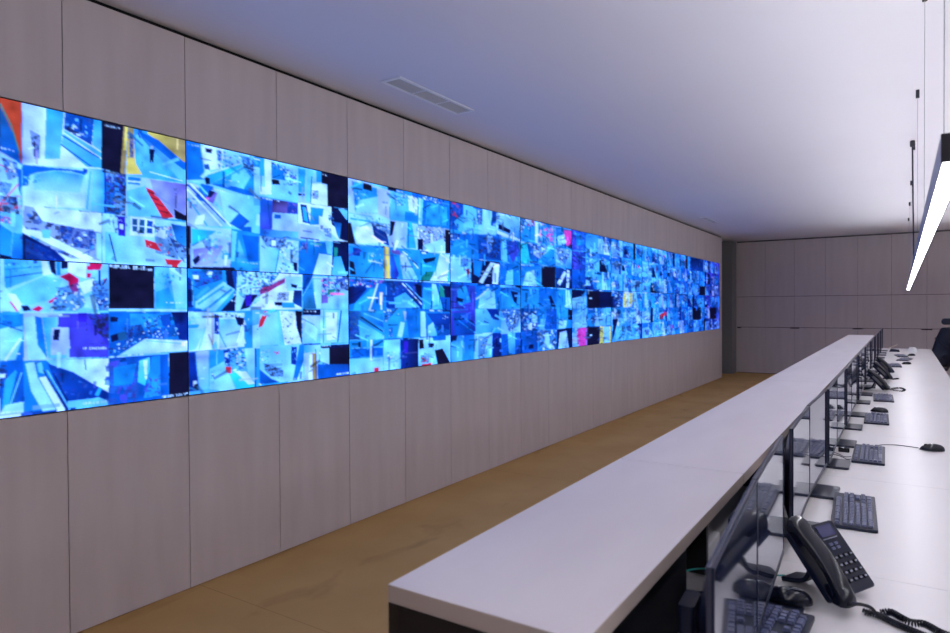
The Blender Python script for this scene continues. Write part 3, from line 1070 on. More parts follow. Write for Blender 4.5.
RES = [(240, 150), (176, 132), (120, 105), (84, 90), (64, 78), (54, 72), (44, 66), (40, 60), (36, 54), (33, 54), (30, 48)]
PAL = ['Wcsq', 'Wcsq', 'Wcsqb', 'csqb', 'csqb', 'csqbx', 'csqb', 'csqb', 'sqbx', 'sqb', 'bxdu']
zh = (ZT-ZB)/2
for j in range(11):
    ya = Y0+(j-1)*2*S; yb = ya+2*S
    for row in (0, 1):
        za = ZB+(1-row)*zh; zb = za+zh; W, H = RES[j]
        rng = random.Random(100+j*2+row)
        bz = .0018; pa, pb, pc, pd = ya+bz, yb-bz, za+bz, zb-bz
        cv = Canvas(pa, pb, pc, pd, W, H)
        xs = [0, .345, .655, 1]
        for r in range(3):
            for c in range(3):
                x0 = xs[c]+(rng.uniform(-.05, .05) if c and j > 2 else 0); x1 = xs[c+1]+(0 if c == 2 else (rng.uniform(-.03, .05)))
                feed(cv, (cv.W*x0, cv.H*r/3, cv.W*x1, cv.H*(r+1)/3), rng, PAL[j])
        draw_art(cv, rng); cv.detail((45, 55, 110, 160, 190)[j] if j < 5 else 220, rng)
        im = cv.out(.2, rng)
        im *= np.array([(1, 1, 1)]*3+[(.85, .92, .97)]*2+[(.7, .82, .92)]*3+[(.6, .68, .85), (.5, .66, .85), (.55, .42, .66)])[j]  # farther displays dimmed in their colours, in place of falloff at grazing view
        lab = '%s display of the %s video wall row, %s' % (ords[j], 'upper' if row == 0 else 'lower',
              ['cut by the left edge of the picture', 'showing cyan security camera feeds', 'counted from the left', 'counted from the left', 'counted from the left', 'counted from the left',
               'counted from the left', 'counted from the left', 'counted from the left', 'second to last before the back corner', 'the last one before the back corner'][j])
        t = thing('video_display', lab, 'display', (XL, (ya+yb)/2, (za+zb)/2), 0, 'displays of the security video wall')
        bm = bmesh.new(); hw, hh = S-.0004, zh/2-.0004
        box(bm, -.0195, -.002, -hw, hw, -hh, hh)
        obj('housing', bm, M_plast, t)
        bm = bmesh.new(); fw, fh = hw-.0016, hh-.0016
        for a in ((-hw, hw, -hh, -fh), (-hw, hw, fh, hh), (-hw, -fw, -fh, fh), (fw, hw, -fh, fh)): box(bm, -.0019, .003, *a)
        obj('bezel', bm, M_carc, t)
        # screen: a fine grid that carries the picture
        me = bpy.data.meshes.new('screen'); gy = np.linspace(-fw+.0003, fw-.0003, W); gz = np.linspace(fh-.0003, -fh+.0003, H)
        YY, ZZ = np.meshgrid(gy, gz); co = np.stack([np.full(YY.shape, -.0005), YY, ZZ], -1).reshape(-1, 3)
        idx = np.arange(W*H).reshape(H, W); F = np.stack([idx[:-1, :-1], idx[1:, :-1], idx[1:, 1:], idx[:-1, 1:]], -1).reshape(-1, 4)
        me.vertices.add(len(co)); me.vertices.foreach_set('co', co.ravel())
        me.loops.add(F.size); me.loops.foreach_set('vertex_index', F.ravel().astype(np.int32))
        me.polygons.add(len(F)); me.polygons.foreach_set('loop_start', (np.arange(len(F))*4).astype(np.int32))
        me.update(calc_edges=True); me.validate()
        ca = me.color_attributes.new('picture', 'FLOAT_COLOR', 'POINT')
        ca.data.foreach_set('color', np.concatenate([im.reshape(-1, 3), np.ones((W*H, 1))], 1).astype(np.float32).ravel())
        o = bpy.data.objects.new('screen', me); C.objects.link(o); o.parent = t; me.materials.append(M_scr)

# ------------------------------------------------------------------ console: counter, carcass, desk
CZ, DZ = EYE-.45, EYE-.75
cL, cRt = -.704, -.3575
t = thing('raised_counter', 'long raised pale laminate counter running beside the row of monitors', 'counter', (0, 0, 0))
js = [.8138, 1.870, 4.35, 6.85, 9.3, 11.766]
for a, b in zip(js, js[1:]):
    o = obj('counter_panel', B(cL, cRt, a+(.0022 if a > 1 else 0), b-.0022, CZ-.030, CZ), [M_lam, M_edge], t, bevel=.0012, seg=1)
    for p in o.data.polygons:
        if abs(p.normal.z) < .5: p.material_index = 1
t = thing('console_carcass', 'black carcass carrying the raised counter and the cable space behind the monitors', 'console', (0, 0, 0))
obj('back_panel', B(-.7035, -.682, .8145, 11.76, 0, CZ-.0302), M_carc, t)
obj('end_panel', B(-.6815, -.42, .8145, .836, 0, CZ-.0302), M_carc, t)
obj('end_panel', B(-.682, -.46, 11.74, 11.758, DZ+.002, CZ-.030), M_carc, t)
obj('equipment_housing', B(-.680, -.430, .838, 1.575, DZ+.002, CZ-.031), M_carc, t)
for y in (1.88, 2.9, 4.36, 5.6, 6.86, 8.1, 9.31, 10.5):
    obj('upright', B(-.682, -.455, y-.009, y+.009, DZ+.002, CZ-.030), M_carc, t)

t = thing('long_desk', 'long white operator desk carrying keyboards, phones and monitors', 'desk', (0, 0, 0))
jd = [-.22, .945, 2.112, 3.279, 4.446, 5.613, 6.78, 7.947, 9.114, 10.281, 11.448, 12.615, 13.72]
DXL, DXR = -.678, .415
for a, b in zip(jd, jd[1:]):
    obj('desktop_panel', B(DXL if a > .9 else -.40, DXR, a+.0007, b-.0007, DZ-.028, DZ), M_desk, t, bevel=.001, seg=1)
for y in (-.2, 2.112, 4.446, 6.78, 9.114, 11.448, 13.69):
    obj('leg_panel', B(-.39, .36, y-.014, y+.014, 0, DZ-.0285), M_carc, t)
obj('modesty_panel', B(-.41, -.392, -.21, 13.70, .12, DZ-.0285), M_carc, t)

# ------------------------------------------------------------------ monitors
def monitor():
    t = thing('monitor', '', 'monitor', group='desktop monitors on the operator desk')
    W2, z0, z1 = .268, .052, .385
    # local: screen faces +x, origin on desk below the glass
    bm = bmesh.new(); prism(bm, rrect(.225, .19, .012, 4, -.044, 0), 0, .011); obj('stand_base', bm, M_base, t, bevel=.002)
    bm = bmesh.new(); prism(bm, rrect(.028, .075, .008, 4, -.085, 0), .0112, .22); obj('stand_neck', bm, M_plast, t)
    bm = bmesh.new()      # housing with a bulging back
    prof = [(-.003, z0+.004), (-.003, z1-.012), (-.012, z1-.012), (-.022, z1-.04), (-.040, z1-.12), (-.040, z0+.09), (-.022, z0+.030), (-.012, z0+.004)]
    box(bm, -.011, -.003, -W2, W2, z0, z1)
    lo = [bm.verts.new((x, (-W2+.012)*(1 if x > -.013 else .66), z)) for x, z in prof]; hi = [bm.verts.new((x, (W2-.012)*(1 if x > -.013 else .66), z)) for x, z in prof]
    bm.faces.new(lo[::-1]); bm.faces.new(hi)
    for i in range(8): bm.faces.new((lo[i], lo[(i+1) % 8], hi[(i+1) % 8], hi[i]))
    obj('housing', bm, M_mtop, t, bevel=.0015, seg=1)
    bm = bmesh.new(); e = .0035
    for a in ((-W2, W2, z1-e, z1), (-W2, W2, z0, z0+.014), (-W2, -W2+e, z0+.014, z1-e), (W2-e, W2, z0+.014, z1-e)): box(bm, -.0029, .0012, *a)
    obj('bezel', bm, M_plast, t)
    obj('screen', B(-.0028, 0, -W2+e+.0002, W2-e-.0002, z0+.0142, z1-e-.0002), M_glass, t)
    return t
mon = monitor()
MON = [(-.220, .942, -.2555, 1.4795), (-.256, 1.481, -.2795, 2.018)]
for k in range(10):
    s = 2.146 if k == 0 else (3.25 if k == 1 else (4.375 if k == 2 else 2.112+1.167*k+.0))
    MON.append((-.272, s, -.284, s+.538) if k == 0 else (-.268, s, -.276, s+.538))
    if k < 9: MON.append((-.285, s+.546, -.276, s+1.084) if k == 0 else (-.277, s+.546, -.275, s+1.084))
mlab = ['nearest monitor of the desk row, at the bottom of the picture', 'monitor right behind the nearest phone, second in the row', 'monitor with the thick dark side edge just beyond the nearest phone, third in the row',
        'monitor beside the nearest fully visible keyboard, fourth in the row', 'monitor in front of the keyboard with the corded mouse, fifth in the row']
w2 = ['sixth', 'seventh', 'eighth', 'ninth', 'tenth', 'eleventh', 'twelfth', 'thirteenth', 'fourteenth', 'fifteenth', 'sixteenth', 'seventeenth', 'eighteenth', 'nineteenth', 'twentieth', 'last']
for i, (xa, y_a, xb, y_b) in enumerate(MON):
    lab = mlab[i] if i < 5 else '%s switched-off black monitor of the desk row counted from the viewpoint' % w2[i-5]
    if i == len(MON)-1: lab = 'farthest monitor of the desk row, standing beyond the end of the counter'
    loc = ((xa+xb)/2, (y_a+y_b)/2, DZ+.0002); rz = math.atan2(-(xb-xa), y_b-y_a)
    if i == 0: o = mon; o.location = loc; o.rotation_euler = (0, 0, rz); o['label'] = lab
    else: copy_thing(mon, loc, rz, lab)

# ------------------------------------------------------------------ keyboards
U = .0187
def key_layout():
    K = []     # (row, start u, width u)
    def r(row, ws, u0=0):
        u = u0
        for w in ws:
            if w > 0: K.append((row, u, w))
            u += abs(w)
    r(0, [1, -1, 1, 1, 1, 1, -.5, 1, 1, 1, 1, -.5, 1, 1, 1, 1, -.25, 1, 1, 1])
    r(1, [1]*13+[2, -.25, 1, 1, 1, -.25, 1, 1, 1, 1])
    r(2, [1.5]+[1]*12+[1.5, -.25, 1, 1, 1, -.25, 1, 1, 1, 1])
    r(3, [1.75]+[1]*11+[2.25, -3.5, 1, 1, 1])
    r(4, [2.25]+[1]*10+[2.75, -1.25, 1, -1.25, 1, 1, 1, 1])
    r(5, [1.25, 1.25, 1.25, 6.25, 1.25, 1.25, 1.25, 1.25, -.25, 1, 1, 1, -.25, 2, 1])
    return K
def keybox(bm, row, u, w, dx=0, dy=0):
    x = -.047+row*U*1.0+(0 if row else -.006); y0, y1 = -.209+u*U+.0012, -.209+(u+w)*U-.0012
    xa, xb = x-U/2+.0012, x+U/2-.0012; z0, z1 = .0135, .0205; k = .0022
    v = [bm.verts.new(p) for p in ((xa, y0, z0), (xb, y0, z0), (xb, y1, z0), (xa, y1, z0), (xa+k, y0+k, z1), (xb-k, y0+k, z1), (xb-k, y1-k, z1), (xa+k, y1-k, z1))]
    for f in ((3, 2, 1, 0), (4, 5, 6, 7), (0, 1, 5, 4), (1, 2, 6, 5), (2, 3, 7, 6), (3, 0, 4, 7)): bm.faces.new([v[i] for i in f])
def keyboard(loc, rz, label, single):
    t = thing('keyboard', label, 'keyboard', loc, rz, 'keyboards on the operator desk')
    bm = bmesh.new()
    prism(bm, rrect(.138, .446, .008, 4, -.002, 0), .001, .012)
    obj('keyboard_body', bm, M_plast, t, bevel=.002)
    if single:
        for k in key_layout()[:100]:
            bm = bmesh.new(); keybox(bm, *k); obj('keycap', bm, M_key, t)
        rest = key_layout()[100:]
        if rest:
            bm = bmesh.new()
            for k in rest: keybox(bm, *k)
            tag(obj('keycap', bm, M_key, t), kind='stuff')
    else:
        bm = bmesh.new()
        for k in key_layout(): keybox(bm, *k)
        obj('keycap', bm, M_key, t)
    return t
d = math.radians
kz = DZ-.0008
keyboard((-.248, 1.497, kz+.0125), d(-3), 'keyboard tucked under the nearest monitor at the bottom edge', True)
keyboard((-.143, 2.736, kz), d(3), 'nearest fully visible slate keyboard, just beyond the near phone', True)
keyboard((-.137, 3.825, kz), d(1), 'slate keyboard joined by a thin cable to the mouse lying on the open desk', True)
kf = keyboard((-.139, 5.06, kz), d(1.5), 'slate keyboard with a dark mouse sitting right behind it', False)
copy_thing(kf, (-.125, 6.23, kz), d(2), 'slate keyboard just in front of the two overlapping far phones')
copy_thing(kf, (-.075, 9.70, kz), d(2), 'small distant keyboard to the right of the far phones')
copy_thing(kf, (.03, 10.83, kz), d(-8), 'distant keyboard standing slightly askew near the far mouse')
copy_thing(kf, (-.01, 11.60, kz), d(6), 'farthest visible keyboard near the end of the desk')

# ------------------------------------------------------------------ mice
def mouse(loc, rz, label):
    t = thing('computer_mouse', label, 'mouse', loc, rz, 'computer mice on the operator desk')
    bm = bmesh.new(); n, m = 20, 8        # long axis local x, palm at +x
    rings = []
    for i in range(m+1):
        a = i/m*PI/2; s, z = math.cos(a), math.sin(a)
        rings.append([bm.verts.new((.056*s**.7*math.cos(2*PI*k/n)+.004*z, (.031-.004*math.cos(2*PI*k/n*1.0)**2)*s**.7*math.sin(2*PI*k/n), .002+.034*z*(1-.25*(math.cos(2*PI*k/n) < 0)*abs(math.cos(2*PI*k/n))*s))) for k in range(n)])
    for a, b in zip(rings, rings[1:]):
        for k in range(n): bm.faces.new((a[k], a[(k+1) % n], b[(k+1) % n], b[k]))
    bm.faces.new(rings[0][::-1]); bmesh.ops.remove_doubles(bm, verts=bm.verts[:], dist=.0004)
    obj('mouse_shell', bm, M_gloss, t, smooth=True)
    mx = Matrix.Translation((-.026, 0, .0245)) @ Matrix.Rotation(PI/2, 4, 'X')
    bm = bmesh.new(); cyl(bm, 0, 0, -.0035, .0035, .0095, 16, mx=mx); obj('scroll_wheel', bm, M_plast, t)
    return t
mouse((.130, 4.12, DZ), d(8), 'black mouse lying alone on the open desk at right')
mouse((-.135, 5.42, DZ), d(-10), 'black mouse showing behind the third visible keyboard')
mouse((.045, 10.02, DZ), d(20), 'distant black mouse beside the small keyboard past the far phones')
mouse((.115, 11.75, DZ), d(30), 'farthest black mouse near the white disc')
mouse((-.238, 1.792, DZ+.0115), d(8), 'glossy black mouse on the stand base of the second monitor, behind the nearest keyboard')

tag(cable('mouse_cable', [(-.118, 4.06, DZ+.008), (-.09, 4.13, DZ+.004), (-.03, 4.17, DZ+.003), (.03, 4.16, DZ+.003), (.074, 4.128, DZ+.006)], .0019, M_plast), 'thin black cable from the keyboard to the mouse lying alone on the desk', 'cable')
tag(cable('keyboard_cable', [(-.205, 3.650, DZ+.008), (-.225, 3.655, DZ+.004), (-.245, 3.70, DZ+.003), (-.275, 3.735, DZ+.003), (-.32, 3.75, DZ+.003)], .0018, M_plast), 'thin dark cable looping from the corded-mouse keyboard to under its monitor', 'cable')
tag(cable('keyboard_cable', [(-.208, 3.70, DZ+.009), (-.236, 3.69, DZ+.008), (-.262, 3.74, DZ+.007), (-.30, 3.80, DZ+.005), (-.33, 3.82, DZ+.003)], .0016, M_plast), 'second thin cable crossing beside the corded-mouse keyboard', 'cable')
bm = bmesh.new(); prism(bm, rrect(.05, .03, .006, 4), 0, .022)
o = obj('cable_adapter', bm, M_gloss, bevel=.003); o.location = (-.268, 3.83, DZ+.0115); tag(o, 'small glossy black adapter under the monitor by the corded-mouse keyboard', 'adapter')
o.location.z = DZ; o.location.x = -.25; o.location.y = 3.85

# ------------------------------------------------------------------ desk phones
def phone(loc, rz, label, full=True, A=49):
    t = thing('desk_phone', label, 'phone', loc, rz, 'desk phones on the operator desk')
    A = d(A); Lp, Wp, T = .184, .19, .017
    # plate frame: u runs up the slope (towards -x), v along y, w outwards
    mx = Matrix.Translation((0, 0, .014)) @ Matrix(((-math.cos(A), 0, math.sin(A), 0), (0, 1, 0, 0), (math.sin(A), 0, math.cos(A), 0), (0, 0, 0, 1)))
    bm = bmesh.new(); prism(bm, rrect(Lp, Wp, .010, 4, Lp/2, 0), -T, 0, 'z', mx); obj('phone_body', bm, M_phone, t, bevel=.003)
    # keypad side is +y, handset side -y
    bm = bmesh.new(); prism(bm, rrect(.030, .062, .003, 3, .160, .043), .0003, .0022, 'z', mx); obj('phone_screen', bm, M_lcd, t)
    bm = bmesh.new(); box(bm, .138, .1405, .012, .073, .0004, .0016, mx=mx); obj('trim_line', bm, M_print, t)
    if full:
        for r in range(2):
            for c in range(2): 
                bm = bmesh.new(); prism(bm, rrect(.007, .013, .002, 3, .124-.011*r, .028+.022*c), .0002, .003, 'z', mx); obj('button', bm, M_key, t)
        for r in range(4):
            for c in range(4):
                bm = bmesh.new(); u, v = .090-.020*r, .014+.0215*c
                prism(bm, rrect(.011, .015, .003, 3, u, v), .0002, .0032, 'z', mx); obj('button', bm, M_gloss, t)
                bm = bmesh.new(); box(bm, u-.0022, u+.0022, v-.004, v+.004, .0033, .0037, mx=mx); obj('key_print', bm, M_print, t)
    # handset: swept bar with a bulge at each end
    pts = [mx @ Vector(p) for p in ((-.012, -.074, .010), (.002, -.074, .022), (.035, -.074, .030), (.09, -.074, .034), (.145, -.074, .030), (.180, -.074, .024), (.196, -.074, .011))]
    bm = bmesh.new(); P = spline(pts, 6); nn = len(P)
    nrm = (mx.to_3x3() @ Vector((0, 0, 1))); rings = []
    for i, p in enumerate(P):
        f = i/(nn-1); tg = (P[min(i+1, nn-1)]-P[max(i-1, 0)]).normalized(); side = Vector((0, 1, 0)); up = tg.cross(side)
        e = max(0, 1-min(f, 1-f)/.26); hw = .029+.003*e; hh = .014+.010*e
        if f < .02 or f > .98: hw *= .72; hh *= .6
        rings.append([bm.verts.new(p+side*hw*math.copysign(abs(math.cos(q))**.7, math.cos(q))+up*hh*math.copysign(abs(math.sin(q))**.7, math.sin(q))) for q in [2*PI*k/16 for k in range(16)]])
    for a, b in zip(rings, rings[1:]):
        for k in range(16): bm.faces.new((a[k], a[(k+1) % 16], b[(k+1) % 16], b[k]))
    bm.faces.new(rings[0][::-1]); bm.faces.new(rings[-1]); obj('handset', bm, M_gloss, t, smooth=True)
    # cradle pads
    for u in (.022, .162):
        bm = bmesh.new(); prism(bm, rrect(.042, .046, .01, 4, u, -.064), .0002, .012, 'z', mx); obj('cradle', bm, M_phone, t, bevel=.002)
    # leg behind, with a foot on the desk
    bm = bmesh.new(); yy = .0
    p = [mx @ Vector((.10, 0, -T+.001)), Vector((-.098, 0, .050)), Vector((-.120, 0, .012)), Vector((-.182, 0, -.006))]
    q = spline(p, 5); hw = .034; lo = []; hi = []
    for i, c in enumerate(q):
        tg = (q[min(i+1, len(q)-1)]-q[max(i-1, 0)]).normalized(); n_ = tg.cross(Vector((0, 1, 0))); th = .006
        lo.append([bm.verts.new(c+Vector((0, s*hw, 0))+n_*e*th) for s, e in ((-1, -1), (1, -1), (1, 1), (-1, 1))])
    for a, b in zip(lo, lo[1:]):
        for k in range(4): bm.faces.new((a[k], a[(k+1) % 4], b[(k+1) % 4], b[k]))
    bm.faces.new(lo[0][::-1]); bm.faces.new(lo[-1]); obj('stand_leg', bm, M_plast, t, bevel=.002)
    return t
PHX, PHY = -.098, 1.895
phone((PHX, PHY, DZ+.012), d(-27), 'large black desk phone in the foreground, tilted up on its leg')
phone((-.106, 6.78, DZ+.012), d(-14), 'nearer of the overlapping far desk phones, behind the fifth keyboard', False, 46)
phone((-.098, 7.75, DZ+.012), d(-12), 'middle one of the far desk phones, partly hidden by the nearer phone', False, 46)
phone((-.092, 8.50, DZ+.012), d(-12), 'rearmost of the far desk phones, next to the monitors', False, 46)

# coiled cords
def coil(path, r, wire, turns, name, label):
    P = spline(path, 40); bm = bmesh.new(); L = [0]
    for a, b in zip(P, P[1:]): L.append(L[-1]+(b-a).length)
    n = turns*10; out = []
    for i in range(n+1):
        s = L[-1]*i/n; k = min(max(1, next((j for j in range(len(L)) if L[j] >= s), len(L)-1)), len(L)-1)
        f = (s-L[k-1])/max(1e-9, L[k]-L[k-1]); p = P[k-1].lerp(P[k], f); t = (P[k]-P[k-1]).normalized()
        u = t.cross(Vector((0, 0, 1))).normalized(); v = u.cross(t); a = 2*PI*i/10
        out.append(p+u*r*math.cos(a)+v*r*math.sin(a))
    tube(bm, out, wire, 5); return tag(obj(name, bm, M_gloss, smooth=True), label, 'cord')
cz_ = DZ+.0075
cable_pts = [(-.125, 1.812, DZ+.020), (-.108, 1.800, DZ+.030), (-.085, 1.802, DZ+.038), (-.060, 1.805, DZ+.034), (-.045, 1.810, DZ+.012)]
tag(cable('handset_cord', cable_pts, .0042, M_gloss), 'smooth black lead arching out of the foreground phone', 'cord')
coil([(-.078, 1.840, cz_), (-.045, 1.836, cz_), (-.015, 1.812, cz_), (.02, 1.790, cz_), (.07, 1.765, cz_), (.13, 1.752, cz_), (.19, 1.76, cz_)], .0066, .0023, 52, 'handset_cord', 'lower strand of the coiled black cord trailing from the foreground phone')
coil([(-.042, 1.850, cz_+.001), (-.022, 1.856, cz_+.006), (.0, 1.835, cz_+.006), (.02, 1.828, cz_+.003), (.045, 1.822, cz_+.008), (.075, 1.796, cz_+.007), (.12, 1.785, cz_+.004), (.19, 1.792, cz_)], .0070, .0024, 44, 'handset_cord', 'upper looped strand of the coiled black cord trailing from the foreground phone')
coil([(-.125, 6.85, cz_), (-.08, 6.95, cz_), (-.02, 7.05, cz_), (.02, 6.92, cz_), (-.01, 6.80, cz_), (-.09, 6.86, cz_)], .006, .0025, 40, 'handset_cord', 'coiled cord looping beside the nearer of the far phones')
coil([(-.160, 7.9, cz_), (-.12, 7.98, cz_), (-.08, 7.88, cz_), (-.03, 7.95, cz_)], .007, .003, 26, 'handset_cord', 'coiled cord beside the middle far phone')

# small things at the far end of the desk
bm = bmesh.new(); prism(bm, [(-.075, 0), (.075, 0), (.06, .03), (-.05, .045)], -.09, .09, 'y')
o = obj('document_tray', bm, M_plast, bevel=.004); o.location = (-.105, 12.76, DZ); tag(o, 'low black box at the far end of the desk', 'box')
bm = bmesh.new(); cyl(bm, 0, 0, 0, .022, .068, 28); cyl(bm, 0, 0, .0221, .066, .058, 28, .045)
o = obj('access_point', bm, M_white, smooth=False, bevel=.003); o.location = (.14, 12.89, DZ); tag(o, 'round white plastic puck at the far end of the desk', 'device')
mxp = Matrix.Translation((-.20, 13.30, DZ+.014)) @ Matrix.Rotation(d(-28), 4, 'Y')
bm = bmesh.new(); box(bm, 0, .15, -.10, .10, 0, .004, mx=mxp); box(bm, -.02, .0, -.09, .09, 0, .003, mx=mxp)
o = obj('booklet', bm, M_paper); tag(o, 'cream booklet propped open by the farthest monitor', 'booklet')

# behind the near monitors: adapter and cables in the gap under the counter
bm = bmesh.new(); prism(bm, rrect(.075, .16, .010, 4), 0, .065)
o = obj('power_adapter', bm, M_white, bevel=.004); o.location = (-.50, 1.99, DZ); tag(o, 'white power adapter in the cable gap under the counter', 'adapter')
tag(cable('network_cable', [(-.47, 1.62, DZ+.09), (-.44, 1.72, DZ+.075), (-.40, 1.80, DZ+.05), (-.36, 1.88, DZ+.008), (-.31, 1.96, DZ+.004), (-.285, 1.975, DZ+.0035), (-.272, 1.985, DZ+.0035)], .0022, M_teal), 'thin teal network cable running to the foreground phone', 'cable')
tag(cable('power_cable', [(-.43, 1.60, DZ+.06), (-.40, 1.66, DZ+.045), (-.39, 1.70, DZ+.035), (-.385, 1.76, DZ+.05)], .0035, M_gloss), 'black power cable crossing the gap below the counter edge', 'cable')
tag(cable('power_cable', [(-.425, 1.60, DZ+.012), (-.40, 1.56, DZ+.05), (-.385, 1.50, DZ+.04), (-.38, 1.42, DZ+.012), (-.36, 1.36, DZ+.005)], .0035, M_gloss), 'black power cable curling down behind the nearest monitor', 'cable')
tag(cable('power_cable', [(-.42, 1.60, DZ+.0045), (-.392, 1.52, DZ+.02), (-.385, 1.47, DZ+.03), (-.385, 1.43, DZ+.02), (-.38, 1.38, DZ+.004)], .003, M_plast), 'dark cable bunched behind the nearest monitor', 'cable')

# ------------------------------------------------------------------ pendant lamp
LX0, LX1, LZ0, LZ1, LYa, LYb = .063, .106, EYE+.280, EYE+.337, 1.585, 13.9
M_down = emis('lamp_diffuser', (.95, .93, 1, 1), 22.5)
M_up = emis('lamp_uplight_diffuser', (.92, .96, 1, 1), 44)
lx = (LX0+LX1)/2
def pendant(label, ya, yb, wires, feed, xo=0):
    t = thing('pendant_lamp', label, 'lamp', (xo, 0, 0), 0, 'linear pendant lamps')
    bm = bmesh.new(); e = .003
    box(bm, LX0, LX0+e, ya, yb, LZ0, LZ1); box(bm, LX1-e, LX1, ya, yb, LZ0, LZ1); box(bm, LX0+e, LX1-e, ya, yb, LZ0+.02, LZ0+.03)
    obj('lamp_housing', bm, M_alu, t)
    for a, b in ((ya-.002, ya), (yb, yb+.002)): obj('end_cap', B(LX0, LX1, a, b, LZ0, LZ1), M_lampb, t)
    obj('diffuser', B(LX0+e, LX1-e, ya+.001, yb-.001, LZ0+.001, LZ0+.004), M_down, t)
    obj('upper_diffuser', B(LX0+e+.001, LX1-e-.001, ya+.06, yb-.06, LZ1-.006, LZ1+.008), M_up, t)
    for y in wires:
        bm = bmesh.new(); cyl(bm, lx, y, LZ1+.008, CE-.03, .0011, 8); s = obj('suspension_wire', bm, M_steel, t)
        bm = bmesh.new(); cyl(bm, lx, y, CE-.055, CE-.0005, .011, 16); obj('wire_anchor', bm, M_lampb, s)
    bm = bmesh.new(); cyl(bm, lx-.012, feed, CE-.055, CE-.0005, .020, 20); obj('feed_canopy', bm, M_lampb, t, bevel=.006)
    cable('feed_cable', [(lx-.012, feed, CE-.05), (lx-.008, feed+.01, CE-.45), (lx-.004, feed, LZ1+.4), (lx, feed, LZ1+.008)], .006, M_plast, t)
    return t
W_ = (1.98, 3.72, 5.42, 7.2, 9.3, 11.2, 13.2)
pendant('very long slim linear pendant lamp hanging over the desk at the right', LYa, LYb, W_, 7.05)
pendant('added linear pendant lamp out of view above the viewpoint, brightening the near counter', -2.8, 1.22, (-2.4, -.6, .9), -.8)  # added unseen lamp, lifts the light on counter and near desk
pendant('added linear pendant lamp out of view in the right half of the room, brightening the walls', -1.5, LYb, (-1.2,)+W_, 7.05, 2.3)  # added unseen lamp to brighten walls and room

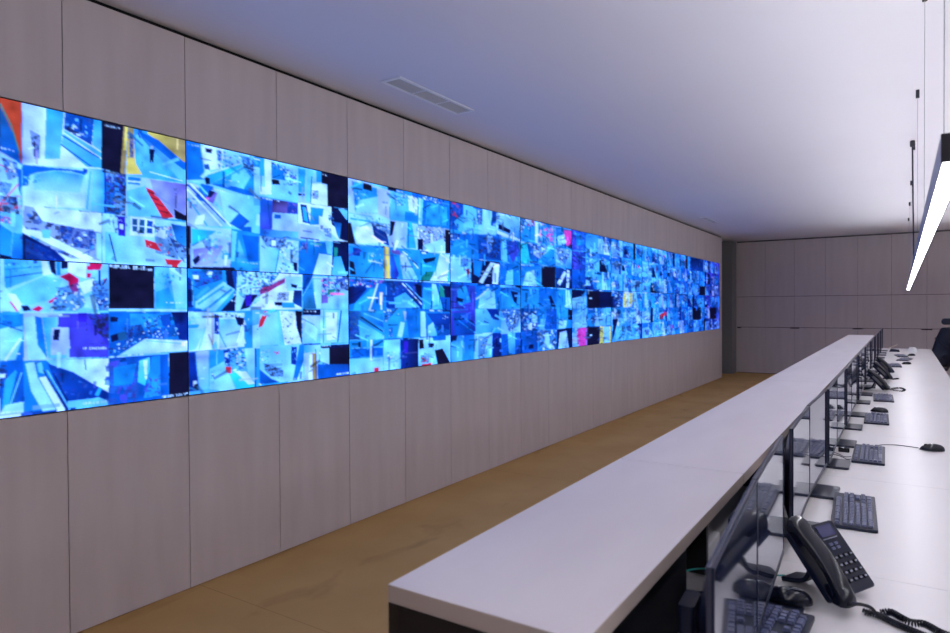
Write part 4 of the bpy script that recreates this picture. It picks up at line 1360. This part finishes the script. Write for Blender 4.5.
# ------------------------------------------------------------------ office chairs at the far right
def chair(loc, rz, label):
    t = thing('office_chair', label, 'chair', loc, rz, 'office chairs at the operator desk')
    # faces local -x
    bm = bmesh.new()
    for i in range(5):
        a = 2*PI*i/5+.3; m = Matrix.Rotation(a, 4, 'Z')
        prism(bm, [(.02, .085), (.31, .062), (.31, .082), (.02, .125)], -.018, .018, 'y', m)
    cyl(bm, 0, 0, .08, .13, .035); obj('star_base', bm, M_plast, t, bevel=.004)
    for i in range(5):
        a = 2*PI*i/5+.3; bm = bmesh.new()
        m = Matrix.Translation((.30*math.cos(a), .30*math.sin(a), .030)) @ Matrix.Rotation(a+.6, 4, 'Z') @ Matrix.Rotation(PI/2, 4, 'X')
        cyl(bm, 0, 0, -.024, -.004, .030, 18, mx=m); cyl(bm, 0, 0, .004, .024, .030, 18, mx=m); cyl(bm, 0, .0, -.0045, .0045, .012, 10, mx=m)
        obj('caster', bm, M_gloss, t)
    bm = bmesh.new(); cyl(bm, 0, 0, .13, .40, .024); cyl(bm, 0, 0, .33, .42, .05, 20, .09); obj('gas_column', bm, M_gloss, t)
    bm = bmesh.new(); prism(bm, rrect(.48, .50, .09, 7, -.02, 0), .421, .49); obj('seat', bm, M_fabric, t, bevel=.025, seg=4)
    prof = [(.22, .46), (.235, .56), (.215, .68), (.225, .82), (.265, .96), (.315, 1.08)]
    P = spline([(x, 0, z) for x, z in prof], 5); hw = lambda f: .235-.115*max(0, f-.35)/.65-.03*max(0, .2-f)/.2
    bm = bmesh.new(); rows = []          # curved mesh back
    for i, p in enumerate(P):
        f = i/(len(P)-1); w = hw(f)-.01
        rows.append([bm.verts.new((p.x-.05*(s*s)+.008, s*w, p.z)) for s in [q/6-1 for q in range(13)]])
    for a, b in zip(rows, rows[1:]):
        for k in range(12): bm.faces.new((a[k], a[k+1], b[k+1], b[k]))
    o = obj('mesh_back', bm, M_mesh, t, smooth=True); sm = o.modifiers.new('S', 'SOLIDIFY'); sm.thickness = .004
    fr = [(p.x-.042, -hw(i/(len(P)-1)), p.z) for i, p in enumerate(P)]
    loop = fr+[(P[-1].x-.01, -.09, P[-1].z+.02), (P[-1].x-.01, .09, P[-1].z+.02)]+[(x, -y, z) for x, y, z in fr[::-1]]+[(.225, 0, .45)]
    bm = bmesh.new(); tube(bm, spline(loop+[loop[0]], 2), .013, 8); obj('back_frame', bm, M_plast, t, smooth=True)
    bm = bmesh.new(); tube(bm, spline([(.08, 0, .42), (.24, 0, .43), (.30, 0, .55), (.28, 0, .72), (.30, .0, .86)], 6), .022, 10)
    for s in (-1, 1): tube(bm, spline([(.30, 0, .74), (.29, s*.11, .82), (.245, s*.20, .93)], 6), .014, 8)
    obj('spine', bm, M_plast, t, smooth=True)
    bm = bmesh.new(); prism(bm, rrect(.20, .085, .035, 6, 0, .60), .245, .27, 'x'); obj('lumbar_pad', bm, M_plast, t, bevel=.008)
    bm = bmesh.new(); tube(bm, spline([(.33, 0, 1.05), (.36, 0, 1.14), (.345, 0, 1.20)], 5), .012, 8); obj('headrest_stem', bm, M_plast, t, smooth=True)
    bm = bmesh.new(); prism(bm, rrect(.26, .11, .05, 7, 0, 1.215), .30, .345, 'x'); obj('headrest', bm, M_mesh, t, bevel=.018, seg=3)
    for s in (-1, 1):
        bm = bmesh.new(); tube(bm, spline([(.03, s*.20, .43), (.05, s*.275, .45), (.05, s*.285, .58), (.03, s*.285, .65)], 5), .016, 8)
        prism(bm, rrect(.25, .085, .035, 5, -.01, s*.285), .655, .68); obj('armrest', bm, M_plast, t)
    return t
ch = chair((.63, 14.35, 0), d(-78), 'navy mesh office chair with headrest, standing just beyond the far end of the desk')
copy_thing(ch, (.67, 10.7, 0), d(-62), 'navy mesh office chair cut off by the right edge of the picture')

# ------------------------------------------------------------------ camera, world, view
cam = bpy.data.cameras.new('camera'); co = bpy.data.objects.new('camera', cam); C.objects.link(co)
cam.sensor_width = 36; cam.lens = f_/950*36; cam.dof.use_dof = True; cam.dof.focus_distance = 3.4; cam.dof.aperture_fstop = 4.5; cam.clip_start = .02; cam.clip_end = 100
R = Matrix((cR2, cU2, -cF)).transposed().to_4x4()
co.matrix_world = Matrix.Translation((0, 0, EYE)) @ R
bpy.context.scene.camera = co
w = bpy.data.worlds.new('World'); bpy.context.scene.world = w; w.use_nodes = True
w.node_tree.nodes['Background'].inputs[0].default_value = (0, 0, 0, 1)
sc = bpy.context.scene
sc.view_settings.view_transform = 'Standard'; sc.view_settings.look = 'None'; sc.view_settings.gamma = 1; sc.view_settings.exposure = 0
sc.view_settings.use_curve_mapping = False
sc.cycles.use_denoising = True
